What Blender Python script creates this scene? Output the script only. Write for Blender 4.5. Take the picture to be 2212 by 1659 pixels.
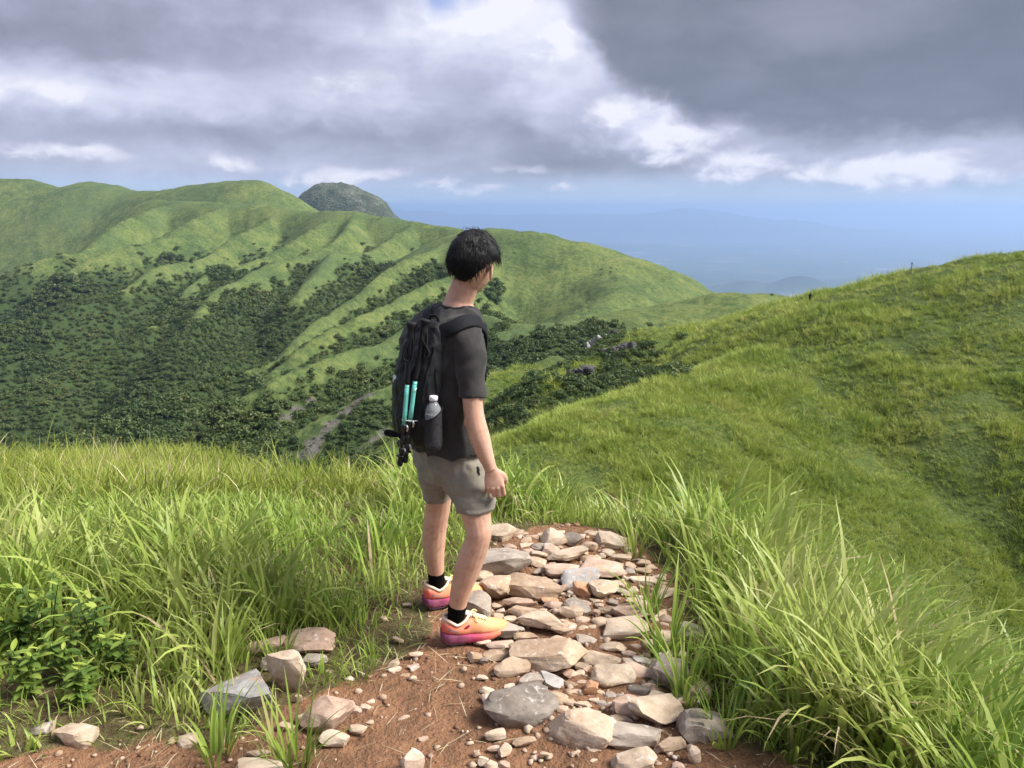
import bpy, bmesh, math, random
import numpy as np
from mathutils import Vector, Matrix

for _o in list(bpy.data.objects):
    bpy.data.objects.remove(_o)
scene = bpy.context.scene
COL = scene.collection
R = math.radians

# ------------------------------------------------------------------ camera
CAM_Z = 1.85
PITCH = R(12.9)
FPX = 1661.0                       # focal length in units of a 2212 x 1659 plan of the photograph
cam_d = bpy.data.cameras.new('camera')
cam_d.sensor_width = 36.0
cam_d.lens = 36.0 * FPX / 2212.0
cam_d.clip_start = 0.05
cam_d.clip_end = 200000.0
cam = bpy.data.objects.new('camera', cam_d)
COL.objects.link(cam)
cam.location = (0, 0, CAM_Z)
cam.rotation_euler = (R(90) - PITCH, 0, 0)
scene.camera = cam

# ------------------------------------------------------------------ view + exposure
EXPOSURE = 1.35
vs = scene.view_settings
scene.display_settings.display_device = 'sRGB'
vs.view_transform = 'Standard'
vs.look = 'None'
vs.exposure = EXPOSURE
vs.gamma = 1.0
vs.use_curve_mapping = False
scene.cycles.use_denoising = True
scene.cycles.max_bounces = 4
scene.cycles.diffuse_bounces = 2
scene.cycles.glossy_bounces = 2
scene.cycles.transmission_bounces = 4
scene.cycles.transparent_max_bounces = 8
scene.cycles.volume_bounces = 1
scene.cycles.use_adaptive_sampling = True
scene.cycles.adaptive_threshold = 0.03
scene.cycles.sample_clamp_indirect = 4.0

# ------------------------------------------------------------------ node expression helper
class E:
    """socket wrapper: arithmetic on E builds Math nodes"""
    def __init__(s, nt, v): s.nt = nt; s.v = v
    def _m(s, op, *a, clamp=False):
        n = s.nt.nodes.new('ShaderNodeMath'); n.operation = op; n.use_clamp = clamp
        for i, x in enumerate(a):
            x = x.v if isinstance(x, E) else x
            if isinstance(x, (int, float)): n.inputs[i].default_value = x
            else: s.nt.links.new(x, n.inputs[i])
        return E(s.nt, n.outputs[0])
    def __add__(s, o): return s._m('ADD', s, o)
    __radd__ = __add__
    def __sub__(s, o): return s._m('SUBTRACT', s, o)
    def __rsub__(s, o): return s._m('SUBTRACT', o, s)
    def __mul__(s, o): return s._m('MULTIPLY', s, o)
    __rmul__ = __mul__
    def __truediv__(s, o): return s._m('DIVIDE', s, o)
    def __neg__(s): return s * -1.0
    def exp(s): return s._m('EXPONENT', s)
    def clamp(s): return s._m('ADD', s, 0.0, clamp=True)
    def max(s, o): return s._m('MAXIMUM', s, o)
    def min(s, o): return s._m('MINIMUM', s, o)
    def sstep(s, a, b):
        n = s.nt.nodes.new('ShaderNodeMapRange'); n.interpolation_type = 'SMOOTHSTEP'
        s.nt.links.new(s.v, n.inputs['Value'])
        n.inputs['From Min'].default_value = a; n.inputs['From Max'].default_value = b
        return E(s.nt, n.outputs['Result'])

def noise_e(nt, vec, scale, detail=4.0, rough=0.55, dist=0.0, lac=2.0, typ=None):
    n = nt.nodes.new('ShaderNodeTexNoise')
    if typ: n.noise_type = typ
    n.inputs['Scale'].default_value = scale; n.inputs['Detail'].default_value = detail
    n.inputs['Roughness'].default_value = rough; n.inputs['Distortion'].default_value = dist
    n.inputs['Lacunarity'].default_value = lac
    if vec is not None: nt.links.new(vec.v if isinstance(vec, E) else vec, n.inputs['Vector'])
    return E(nt, n.outputs[0])

def ramp_e(nt, fac, stops, interp='LINEAR'):
    n = nt.nodes.new('ShaderNodeValToRGB'); cr = n.color_ramp; cr.interpolation = interp
    while len(cr.elements) < len(stops): cr.elements.new(0.5)
    for el, (p, c) in zip(cr.elements, stops):
        el.position = p; el.color = (c[0], c[1], c[2], 1.0)
    nt.links.new(fac.v if isinstance(fac, E) else fac, n.inputs[0])
    return n.outputs[0]

def mix_e(nt, fac, a, b, blend='MIX'):
    n = nt.nodes.new('ShaderNodeMix'); n.data_type = 'RGBA'; n.blend_type = blend
    for sock, x in ((n.inputs['Factor'], fac), (n.inputs['A'], a), (n.inputs['B'], b)):
        x = x.v if isinstance(x, E) else x
        if isinstance(x, (int, float)): sock.default_value = x
        elif isinstance(x, tuple): sock.default_value = (x[0], x[1], x[2], 1.0)
        else: nt.links.new(x, sock)
    return n.outputs['Result']

def mapping_e(nt, vec, scale=(1, 1, 1), rot=(0, 0, 0), loc=(0, 0, 0)):
    n = nt.nodes.new('ShaderNodeMapping')
    n.inputs['Scale'].default_value = scale; n.inputs['Rotation'].default_value = rot
    n.inputs['Location'].default_value = loc
    nt.links.new(vec.v if isinstance(vec, E) else vec, n.inputs['Vector'])
    return n.outputs[0]

# ------------------------------------------------------------------ sun + world
SUN_EL, SUN_AZ = R(46), R(97)       # azimuth from +Y (view direction) towards +X
sun_d = bpy.data.lights.new('sun', 'SUN')
sun_d.energy = 3.2
sun_d.angle = R(28)
sun_d.color = (1.0, 0.955, 0.88)
sun = bpy.data.objects.new('sun', sun_d)
COL.objects.link(sun)
_sd = Vector((math.sin(SUN_AZ) * math.cos(SUN_EL), math.cos(SUN_AZ) * math.cos(SUN_EL), math.sin(SUN_EL)))
sun.rotation_euler = (-_sd).to_track_quat('-Z', 'Y').to_euler()
sun.location = (20, 20, 40)

def build_world():
    w = bpy.data.worlds.new('World'); scene.world = w; w.use_nodes = True
    nt = w.node_tree; nt.nodes.clear()
    out = nt.nodes.new('ShaderNodeOutputWorld'); bg = nt.nodes.new('ShaderNodeBackground')
    bg.inputs['Strength'].default_value = 0.1
    nt.links.new(bg.outputs[0], out.inputs['Surface'])
    sky = nt.nodes.new('ShaderNodeTexSky'); sky.sky_type = 'NISHITA'; sky.sun_disc = False
    sky.sun_elevation = SUN_EL; sky.sun_rotation = SUN_AZ; sky.altitude = 1700.0
    sky.air_density = 1.0; sky.dust_density = 1.0; sky.ozone_density = 1.5
    tc = nt.nodes.new('ShaderNodeTexCoord')
    vec = tc.outputs['Generated']
    sp = nt.nodes.new('ShaderNodeSeparateXYZ'); nt.links.new(vec, sp.inputs[0])
    x, y, z = (E(nt, sp.outputs[i]) for i in range(3))
    az = x._m('ARCTAN2', x, y) * 57.29578
    el = z._m('ARCSINE', z) * 57.29578
    # noise fields on the direction, flattened like cloud decks are
    vflat = mapping_e(nt, vec, scale=(1, 1, 3.0))
    vpuff = mapping_e(nt, vec, scale=(1, 1, 1.6), loc=(3.1, 1.7, 0.4))
    n_big = noise_e(nt, vflat, 2.6, 4, 0.52, 0.3) - 0.5
    n_mid = noise_e(nt, vflat, 7.0, 4, 0.55, 0.5) - 0.5
    n_warp = noise_e(nt, mapping_e(nt, vec, scale=(1, 1, 1.4), loc=(7, 2, 5)), 9.0, 4, 0.58, 0.4) - 0.5
    n_puff = noise_e(nt, vpuff, 15.0, 6, 0.60, 0.7) - 0.5
    n_fine = noise_e(nt, vpuff, 34.0, 3, 0.55, 0.4) - 0.5
    azw = az + n_warp * 9.0 + n_fine * 1.6
    elw = el + n_warp * 3.2 + n_fine * 0.9
    cxy = nt.nodes.new('ShaderNodeCombineXYZ'); nt.links.new(azw.v, cxy.inputs[0]); nt.links.new(elw.v, cxy.inputs[1])

    def blob(a, e, ra, re, amp=1.0):
        """soft round patch centred on azimuth a, elevation e"""
        ra *= 1.75; re *= 1.75
        v = nt.nodes.new('ShaderNodeVectorMath'); v.operation = 'MULTIPLY_ADD'
        nt.links.new(cxy.outputs[0], v.inputs[0]); v.inputs[1].default_value = (1 / ra, 1 / re, 0); v.inputs[2].default_value = (-a / ra, -e / re, 0)
        l = nt.nodes.new('ShaderNodeVectorMath'); l.operation = 'LENGTH'; nt.links.new(v.outputs[0], l.inputs[0])
        m = nt.nodes.new('ShaderNodeMapRange'); m.interpolation_type = 'SMOOTHSTEP'; nt.links.new(l.outputs['Value'], m.inputs['Value'])
        m.inputs['From Min'].default_value = 0; m.inputs['From Max'].default_value = 1
        m.inputs['To Min'].default_value = amp; m.inputs['To Max'].default_value = 0
        return E(nt, m.outputs['Result'])

    # general deck
    b = 0.63 + n_big * 0.50 + n_mid * 0.34 + n_puff * 0.22 + n_fine * 0.10
    # left: dull mass on top, pale band beneath it, long dull base under that
    b = b - blob(-24, 12.5, 15, 3.4, 0.15)
    b = b + blob(-31, 7.3, 9, 1.3, 0.30)
    b = b + blob(-12, 8.4, 7, 2.4, 0.16)
    b = b - blob(-15, 4.9, 17, 1.0, 0.20)
    b = b - blob(-25, 10.0, 12, 1.2, 0.08)
    # bright opening above the middle and the bright lane running down to the right
    b = b + blob(-3, 12.6, 7.0, 2.6, 0.36)
    b = b + blob(3.2, 9.0, 3.2, 3.0, 0.22)
    b = b + blob(9.0, 5.8, 2.8, 1.7, 0.34)
    # heavy dark cloud on the right
    lim = 3.7 + ((4.2 - az) / 6.2).exp().min(30.0) * 8.0
    dk = (elw + n_mid * 3.4 + n_puff * 2.2 - lim).sstep(-0.5, 1.7) * az.sstep(2.0, 7.0) * (1.0 - el.sstep(24.0, 40.0))
    b = b * (1.0 - dk) + dk * (0.22 + n_big * 0.30 + n_mid * 0.26 + n_puff * 0.10 + blob(21, 12, 7, 2.0, 0.14))
    # dull base in the middle
    b = b - blob(6.5, 3.1, 7.0, 1.0, 0.26)
    b = b - blob(30, 1.2, 9, 0.6, 0.16)
    # sun-lit cumulus heads
    pn = n_puff * 0.95 + n_fine * 0.35 - 0.46
    def head(a, e, ra, re):
        return blob(a, e, ra, re, 1.15)
    heads = [(12.2, 4.6, 3.4, 1.9, .62), (16.0, 2.9, 4.4, 1.4, .66), (19.0, 1.9, 1.8, 0.8, .5), (24.8, 2.1, 5.4, 1.5, .78), (31.0, 1.9, 4.4, 0.9, .46), (7.6, 6.6, 2.2, 1.6, .5), (-3.5, 12.8, 5.0, 1.5, .5), (2.6, 11.0, 2.2, 1.8, .42), (-11.5, 8.2, 3.0, 1.4, .34), (-31, 7.0, 6.0, 0.9, .36),
             (1.0, 2.75, 4.6, 0.50, .55), (-29, 3.5, 4.2, 0.75, .62), (-18.5, 3.0, 3.2, 0.8, .58),
             (-11, 2.5, 4.4, 0.85, .60), (-5.2, 1.7, 2.0, 0.6, .52), (-1.8, 1.5, 2.4, 0.6, .52), (3.0, 1.3, 2.4, 0.45, .42), (10, .9, 4, .32, .36)]
    hs = None
    for h in heads:
        t = head(*h[:4])
        hs = t * h[4] if hs is None else hs.max(t * h[4])
    hs = (hs + pn * .62).sstep(-0.02, 0.50)
    b = b + hs * (.36 + n_fine * .5 + n_mid * .3)
    b = b.clamp()
    g = 10.8 / (2.0 ** EXPOSURE)
    def c(r, gg, bb): return (r * g, gg * g, bb * g)
    cloud = ramp_e(nt, b, [(0.0, (.130, .145, .175)), (0.22, (.205, .222, .272)), (0.45, (.335, .350, .435)),
                           (0.68, (.515, .535, .680)), (0.86, (.72, .735, .87)), (1.0, (.86, .865, .95))])
    vm = nt.nodes.new('ShaderNodeVectorMath'); vm.operation = 'SCALE'; vm.inputs['Scale'].default_value = g
    nt.links.new(cloud, vm.inputs[0])
    # coverage: thin near the horizon (clear blue air seen under the deck) and a small blue hole overhead
    cover = 0.95 - (1.0 - el.sstep(-0.2, 3.0)) * 0.80
    cover = cover + hs * .6
    cover = cover - blob(-4.6, 13.4, 2.1, 0.9, 0.75)
    cover = cover.clamp()
    skyc = nt.nodes.new('ShaderNodeVectorMath'); skyc.operation = 'MULTIPLY'
    nt.links.new(sky.outputs[0], skyc.inputs[0]); skyc.inputs[1].default_value = (.34, .43, .66)
    col = mix_e(nt, cover, skyc.outputs[0], vm.outputs[0])
    nt.links.new(col, bg.inputs['Color'])
build_world()
scene.world.cycles.sampling_method = 'MANUAL'
scene.world.cycles.sample_map_resolution = 256
# ------------------------------------------------------------------ numpy noise
def _hash(ix, iy, seed):
    h = (ix.astype(np.int64) * 374761393 + iy.astype(np.int64) * 668265263 + seed * 2147483647) & 0xffffffff
    h = ((h ^ (h >> 13)) * 1274126177) & 0xffffffff
    return ((h ^ (h >> 16)) & 0xffff) / 65535.0

def vnoise(x, y, seed=0):
    ix = np.floor(x); iy = np.floor(y); fx = x - ix; fy = y - iy
    fx = fx * fx * fx * (fx * (fx * 6 - 15) + 10); fy = fy * fy * fy * (fy * (fy * 6 - 15) + 10)
    a = _hash(ix, iy, seed); b = _hash(ix + 1, iy, seed); c = _hash(ix, iy + 1, seed); d = _hash(ix + 1, iy + 1, seed)
    return (a + (b - a) * fx) * (1 - fy) + (c + (d - c) * fx) * fy - 0.5

def fbm(x, y, oct=4, seed=0, rough=0.5):
    s = np.zeros_like(np.asarray(x, float)); a = 1.0; t = 0
    for i in range(oct):
        s = s + a * vnoise(x * (2 ** i) + 13.7 * i, y * (2 ** i) - 7.3 * i, seed + i * 17)
        t += a; a *= rough
    return s / t * 2

def sstep(a, b, x):
    t = np.clip((x - a) / (b - a), 0, 1); return t * t * (3 - 2 * t)

def softp(x, w):
    return np.where(x / w > 20, x, w * np.log1p(np.exp(np.minimum(x / w, 20))))

# ------------------------------------------------------------------ sight lines of the plan (2212 x 1659) into the world
CP, SP = math.cos(PITCH), math.sin(PITCH)
def ray(px, py):
    xc = (px - 1106.0) / FPX; yc = (829.5 - py) / FPX
    return np.array((xc, CP + yc * SP, -SP + yc * CP))
def U(px, py, y):
    d = ray(px, py); t = y / d[1]
    return np.array((d[0] * t, y, CAM_Z + d[2] * t))

# ------------------------------------------------------------------ terrain
def fg_height(x, y):
    """the knoll the path runs over: flat top, falling away ahead, to the right and beyond the meadow on the left"""
    xe = np.interp(y, [-30, 0, 2.2, 3.4, 4.5, 6, 10, 15, 20], [3.0, 1.9, 1.45, 1.2, .9, -1.5, -4.0, -5.8, -7.0])
    z = -0.292 * softp(y - 4.5, .35) - .024 * (np.clip(x, -16, 0) + 6.9) ** 2 * sstep(6, 13, y) - 0.45 * softp(y - 14.6, .8) + 0.06 * softp(-y, 2.0)
    z = z - 0.55 * softp(x - xe, .25) - 0.25 * softp(-x - 14, 2.0)
    z = z + 0.10 * fbm(x * .35, y * .35, 3, 5) * sstep(3.5, 7, np.hypot(x, y)) * 2.0
    return z

# ridges: (plan x, plan y, distance, slope of the flanks, rounding, half width kept in grass)
RIDGES = [
 # hill on the right: skyline crest, and the near shoulder
 dict(n='right', s=.36, sl=.7, sr=.36, se=1.1, brk=(72, .6), w=16, g=400, p=[(1740, 700, 205), (1780, 676, 200), (1850, 650, 186), (1940, 622, 170), (2000, 616, 162), (2060, 602, 154), (2130, 590, 146), (2212, 575, 138), (2380, 530, 128), (2700, 450, 118)]),
 dict(n='shoulder', s=.30, sl=.30, sr=.85, se=1.1, brk=(36, .5), w=14, g=400, p=[(1840, 716, 138), (1700, 752, 120), (1640, 770, 113), (1500, 822, 101), (1380, 864, 91), (1240, 924, 81), (1150, 985, 75), (1118, 1050, 70), (1080, 1180, 66)]),
 dict(n='rocky', s=.55, sl=.50, sr=.8, se=1.0, w=7, g=9, p=[(1750, 652, 205), (1690, 671, 203), (1600, 690, 190), (1480, 705, 172), (1400, 712, 158), (1340, 745, 150), (1280, 778, 143), (1235, 802, 138), (1200, 838, 133), (1165, 910, 126), (1120, 1010, 118)]),
 dict(n='hump', s=.42, se=.8, brk=(45, .4), w=16, g=90, p=[(1720, 690, 335), (1690, 662, 330), (1650, 634, 322), (1580, 631, 314), (1520, 643, 312), (1400, 667, 310), (1300, 687, 305), (1190, 703, 300), (1100, 716, 296)]),
 # round hill in the middle and its spurs
 dict(n='round', s=.70, w=40, g=240, p=[(1545, 800, 500), (1500, 720, 520), (1440, 645, 540), (1350, 555, 560), (1250, 521, 580), (1150, 500, 600), (1060, 493, 640), (1010, 500, 690)]),
 dict(n='round_a', s=.55, w=14, g=70, p=[(1330, 548, 560), (1330, 600, 500), (1345, 628, 470), (1300, 660, 440), (1230, 690, 410)]),
 dict(n='spur1', s=.88, w=2.5, g=30, p=[(1010, 500, 690), (980, 516, 640), (900, 549, 580), (840, 581, 535), (790, 621, 495), (740, 656, 462), (690, 691, 434), (650, 724, 412), (600, 775, 385), (540, 830, 360)]),
 dict(n='spur2', s=.88, w=2.5, g=34, p=[(1100, 540, 590), (1030, 580, 520), (935, 606, 462), (870, 641, 432), (800, 674, 402), (720, 707, 376), (650, 748, 354), (590, 800, 335)]),
 dict(n='spur3', s=.88, w=2, g=11, p=[(1190, 703, 300), (1100, 694, 312), (1040, 676, 330), (960, 690, 316), (880, 704, 302), (800, 737, 286), (700, 770, 270), (640, 792, 261), (585, 818, 253), (500, 870, 244), (420, 930, 236)]),
 # great ridge on the left
 dict(n='main', s=.80, w=40, g=330, p=[(-500, 360, 1650), (-200, 372, 1560), (0, 384, 1500), (60, 387, 1480), (130, 404, 1450), (190, 391, 1440), (240, 398, 1420), (300, 413, 1400), (350, 411, 1350), (420, 396, 1300), (500, 389, 1250), (545, 387, 1220), (575, 403, 1200), (600, 436, 1190), (630, 478, 1180), (650, 520, 1170)]),
 dict(n='crest', s=.85, w=22, g=260, p=[(330, 430, 1130), (430, 436, 1060), (520, 438, 1020), (600, 446, 990), (640, 452, 970), (690, 457, 945), (740, 453, 900), (800, 459, 880), (860, 471, 860), (930, 482, 835), (990, 494, 800), (1030, 502, 740)]),
 dict(n='g1', s=.88, w=3.5, g=80, p=[(400, 436, 1080), (340, 447, 1040), (260, 480, 950), (200, 525, 880), (170, 542, 850), (120, 548, 820), (50, 571, 790), (0, 600, 770), (-150, 660, 740)]),
 dict(n='g2', s=.88, w=2.5, g=80, p=[(500, 440, 1015), (440, 460, 960), (380, 490, 900), (310, 525, 850), (270, 531, 815), (200, 548, 780), (140, 590, 740)]),
 dict(n='g3', s=.88, w=2.5, g=38, p=[(615, 454, 985), (570, 480, 920), (500, 515, 840), (440, 555, 770), (400, 562, 730), (360, 566, 700), (320, 586, 670), (280, 616, 640), (220, 638, 610), (150, 656, 585), (0, 705, 540), (-150, 770, 500)]),
 dict(n='g4', s=.88, w=2.5, g=46, p=[(770, 452, 895), (700, 476, 850), (650, 506, 800), (600, 536, 750), (545, 560, 700), (505, 575, 665), (465, 577, 640), (430, 600, 610), (380, 650, 560), (320, 710, 510), (200, 770, 460), (60, 830, 420), (-80, 890, 395)]),
 dict(n='g5', s=.88, w=2.5, g=42, p=[(770, 452, 895), (748, 496, 800), (712, 527, 740), (660, 548, 700), (590, 561, 650), (525, 597, 600), (462, 628, 560), (420, 690, 500), (360, 760, 450)]),
 dict(n='g6', s=.88, w=3.5, g=60, p=[(900, 478, 840), (850, 510, 770), (800, 545, 700), (720, 545, 660), (690, 580, 620), (640, 640, 560)]),
 # wooded spurs low in the valley
 dict(n='low1', s=.75, w=4, g=2, p=[(600, 775, 385), (480, 805, 365), (350, 855, 338), (200, 925, 310), (60, 1000, 290)]),
 dict(n='low2', s=.75, w=4, g=2, p=[(900, 800, 262), (800, 850, 250), (700, 905, 238), (600, 960, 228), (520, 1020, 220)]),
 dict(n='low3', s=.75, w=4, g=2, p=[(1200, 770, 240), (1090, 800, 222), (1020, 850, 205), (900, 920, 190), (800, 985, 180)]),
 # left foot slope
 dict(n='left', s=.45, w=12, g=60, p=[(-700, 560, 900), (-420, 640, 760), (-260, 760, 620)]),
 # blue hills over the plain
 dict(n='far1', s=.22, w=900, g=9e9, p=[(300, 470, 36000), (850, 452, 36000), (1000, 462, 36500), (1200, 462, 35000), (1300, 464, 35000), (1400, 459, 34000), (1480, 452, 33500), (1540, 458, 33500), (1600, 464, 34000), (1700, 476, 34000), (1800, 491, 33000), (1900, 497, 32500), (1960, 511, 32000), (2100, 516, 32000), (2300, 520, 32000), (2600, 505, 34000)]),
 dict(n='far2', s=.22, w=500, g=9e9, p=[(1100, 520, 22000), (1250, 521, 22500), (1330, 530, 21500), (1450, 527, 22500), (1540, 540, 21000), (1650, 535, 22000), (1800, 548, 21000), (2000, 540, 22000), (2300, 540, 22000)]),
 dict(n='far3', s=.30, w=150, g=9e9, p=[(1540, 622, 10800), (1600, 610, 10600), (1660, 611, 10800), (1735, 601, 10500), (1790, 617, 10400), (1850, 625, 10300)]),
]
for r_ in RIDGES:
    r_['P'] = np.array([U(*q) for q in r_['p']])

FLOOR = -1120.0
def far_height(x, y):
    r = np.hypot(x, y)
    k = np.clip(.0020 * r, .5, 60.0)
    vals = []; grass = np.zeros_like(x) - 1e9; dist = np.zeros_like(x)
    for rd in RIDGES:
        P = rd['P']; best = np.full_like(x, -1e9); bd = np.full_like(x, 1e9)
        # ridge lines wander a little
        wx = 0.0
        sl, sr, se = rd.get('sl', rd['s']), rd.get('sr', rd['s']), rd.get('se', rd['s'])
        for i in range(len(P) - 1):
            a, b = P[i], P[i + 1]
            dx, dy = b[0] - a[0], b[1] - a[1]
            t0 = ((x - a[0]) * dx + (y - a[1]) * dy) / (dx * dx + dy * dy)
            t = np.clip(t0, 0, 1)
            ex, ey = x - a[0] - dx * t, y - a[1] - dy * t
            d2 = ex * ex + ey * ey
            s = np.where(dx * ey - dy * ex > 0, sl, sr)
            if se != rd['s']:
                if i == len(P) - 2: s = np.where(t0 > 1, se, s)
                if i == 0: s = np.where(t0 < 0, se, s)
            h = a[2] + (b[2] - a[2]) * t - s * (np.sqrt(d2 + rd['w'] ** 2) - rd['w'])
            if 'brk' in rd: h = h - rd['brk'][1] * softp(np.sqrt(d2) - rd['brk'][0], 6.0)
            m = h > best
            best = np.where(m, h, best); bd = np.where(m, d2, bd)
        vals.append(best)
        top = best if len(vals) == 1 else np.maximum(top, best)
        own = best >= top - 1e-6
        grass = np.where(own, rd['g'] - np.sqrt(bd), grass); dist = np.where(own, np.sqrt(bd), dist)
    vals.append(np.full_like(x, FLOOR))
    mx = np.maximum(top, FLOOR); acc = np.zeros_like(x)
    for v in vals: acc += np.exp(np.clip((v - mx) / k, -30, 0))
    z = mx + k * np.log(acc)
    far = sstep(6000, 12000, r)
    z = z + sstep(90, 260, r) * (1 - far) * (fbm(x / 70, y / 70, 3, 3) * 1.7 + fbm(x / 22, y / 22, 3, 9) * .9 - np.abs(fbm(x / 38, y / 38, 3, 15)) * 1.6)
    gl = np.abs(fbm(x / 26 + fbm(x / 60, y / 60, 2, 5) * 2, y / 26, 3, 16)); z = z - sstep(260, 420, r) * (1 - far) * (1 - sstep(.0, .22, gl)) * 1.1
    z = z + sstep(28, 60, r) * (1 - sstep(200, 320, r)) * (fbm(x / 16, y / 16, 3, 19) * 1.0 + fbm(x / 4.5, y / 4.5, 3, 29) * .55)
    z = z + far * (fbm(x / 1800, y / 1800, 5, 7) * 170 * sstep(FLOOR + 30, FLOOR + 200, z))
    return z, grass, dist

def height(x, y):
    zf, g, dist = far_height(x, y)
    zn = fg_height(x, y)
    k = .5
    m = np.maximum(zf, zn)
    z = m + k * np.log(np.exp((zf - m) / k) + np.exp((zn - m) / k)) * 1.0
    r = np.hypot(x, y)
    z = np.where(r < 16, np.where(zn > zf + 3, zn, z), z)
    return z, g, zn > zf, dist

AZ = np.unique(np.concatenate([np.linspace(-180, -62, 40), np.linspace(-62, -40, 40), np.linspace(-40, 40, 520), np.linspace(40, 62, 40), np.linspace(62, 180, 40)]))
RAD = np.concatenate([np.exp(np.linspace(math.log(.5), math.log(3200), 640)), np.exp(np.linspace(math.log(3250), math.log(70000), 110))])
AG, RG = np.meshgrid(np.radians(AZ), RAD)
GX, GY = RG * np.sin(AG), RG * np.cos(AG)
GZ, GGRASS, GNEAR, GDIST = height(GX, GY)
GANG = (GZ - CAM_Z) / RG                      # slope of the sight line to each sample

def grid_at(x, y, A):
    az = np.degrees(np.arctan2(x, y)); r = np.hypot(x, y)
    i = np.interp(az, AZ, np.arange(len(AZ))); j = np.interp(np.log(r), np.log(RAD), np.arange(len(RAD)))
    i0 = np.clip(np.floor(i).astype(int), 0, len(AZ) - 2); j0 = np.clip(np.floor(j).astype(int), 0, len(RAD) - 2)
    fi = i - i0; fj = j - j0
    return (A[j0, i0] * (1 - fi) + A[j0, i0 + 1] * fi) * (1 - fj) + (A[j0 + 1, i0] * (1 - fi) + A[j0 + 1, i0 + 1] * fi) * fj
def ground_z(x, y):
    return float(grid_at(np.array([x], float), np.array([y], float), GZ)[0])
def hit(px, py, rmin=1.0):
    """where the sight line through a plan point meets the ground"""
    d = ray(px, py); s = d[2] / math.hypot(d[0], d[1]); az = math.degrees(math.atan2(d[0], d[1]))
    i = int(np.argmin(abs(AZ - az)))
    for j in range(1, len(RAD)):
        if RAD[j] > rmin and GANG[j, i] >= s:
            a0, a1 = GANG[j - 1, i], GANG[j, i]
            f = 0 if a1 == a0 else np.clip((s - a0) / (a1 - a0), 0, 1)
            r = RAD[j - 1] + (RAD[j] - RAD[j - 1]) * f
            a = math.radians(az); x, y = r * math.sin(a), r * math.cos(a)
            return np.array((x, y, ground_z(x, y)))
    return None
# how far a sample is hidden behind nearer ground (sight slope below the running maximum)
GVIS = GANG - np.maximum.accumulate(GANG, axis=0)

# ---- ground cover masks
def seg_dist(x, y, pts):
    best = np.full_like(x, 1e9)
    for a, b in zip(pts[:-1], pts[1:]):
        dx, dy = b[0] - a[0], b[1] - a[1]
        t = np.clip(((x - a[0]) * dx + (y - a[1]) * dy) / (dx * dx + dy * dy + 1e-9), 0, 1)
        best = np.minimum(best, np.hypot(x - a[0] - dx * t, y - a[1] - dy * t))
    return best
def forest_mask(x, y, g, z, dist):
    r = np.hypot(x, y)
    n = fbm(x / 60, y / 60, 4, 41) * 26 + fbm(x / 16, y / 16, 3, 43) * 16
    lo = (z - np.interp(r, [200, 300, 500, 800], [-34, -37, -50, -50])) * 1.6 + n * 1.4 + np.where(x / np.maximum(y, 1) > -.36, sstep(11, 4, dist) * 60, sstep(9, 2, dist) * 34)
    lo = np.where((g > 1.0e4) | (x / np.maximum(y, 1) > fbm(x / 50, y / 50, 3, 48) * .03 - .005), 1e4, lo)
    g2 = np.minimum(g, 60) + n * sstep(100, 300, r)
    m = np.maximum(sstep(6, -10, g2), sstep(8, -8, lo) * sstep(0, 1, r - 215) * sstep(1050, 880, r))
    return m * sstep(100, 125, r) * (1 - sstep(1900, 2600, r))
GROCKY = [r_ for r_ in RIDGES if r_['n'] == 'rocky'][0]['P'][4:]
GFOREST = forest_mask(GX, GY, GGRASS, GZ, GDIST)

_dr = seg_dist(GX, GY, GROCKY)
GFOREST = np.maximum(GFOREST, sstep(36, 26, _dr + fbm(GX / 9, GY / 9, 3, 47) * 9) * sstep(.8, 2.6, _dr + fbm(GX / 3, GY / 3, 2, 46) * 1.5) * (RG > 104) * sstep(27, 20, GX + fbm(GX / 8, GY / 8, 3, 44) * 8) * sstep(-.55, -.15, fbm(GX / 7, GY / 7, 3, 49)))
GFOREST = np.maximum(GFOREST, sstep(8, 18, GDIST + fbm(GX / 20, GY / 20, 3, 45) * 10) * (RG > 222) * (RG < 305) * sstep(46, 34, GX))
def path_mask(x, y):
    """bare trodden soil; 1 on the path"""
    n = fbm(x * 1.7, y * 1.7, 4, 77) * .33
    # the trodden line, and the bare strip crossing it at the very front
    c = np.interp(y, [0, 1.6, 2.4, 3.0, 3.6, 4.3, 5.0], [-.15, -.12, -.02, .10, .22, .32, .4])
    hw = np.interp(y, [0, 1.6, 2.2, 2.6, 3.0, 3.6, 4.2, 4.7], [1.5, 1.3, .92, .68, .62, .52, .42, -.1])
    a = sstep(.16, -.14, np.abs(x - c) - hw + n)
    b = sstep(.12, -.12, np.abs(y - (2.02 - .02 * x)) - .26 + n) * sstep(.2, -.3, x - .6) * sstep(-3.6, -1.2, x)
    return np.maximum(a, b) * sstep(6.0, 5.0, y)
GDIRT = path_mask(GX, GY)
GSCAR = np.zeros_like(GX)
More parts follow.
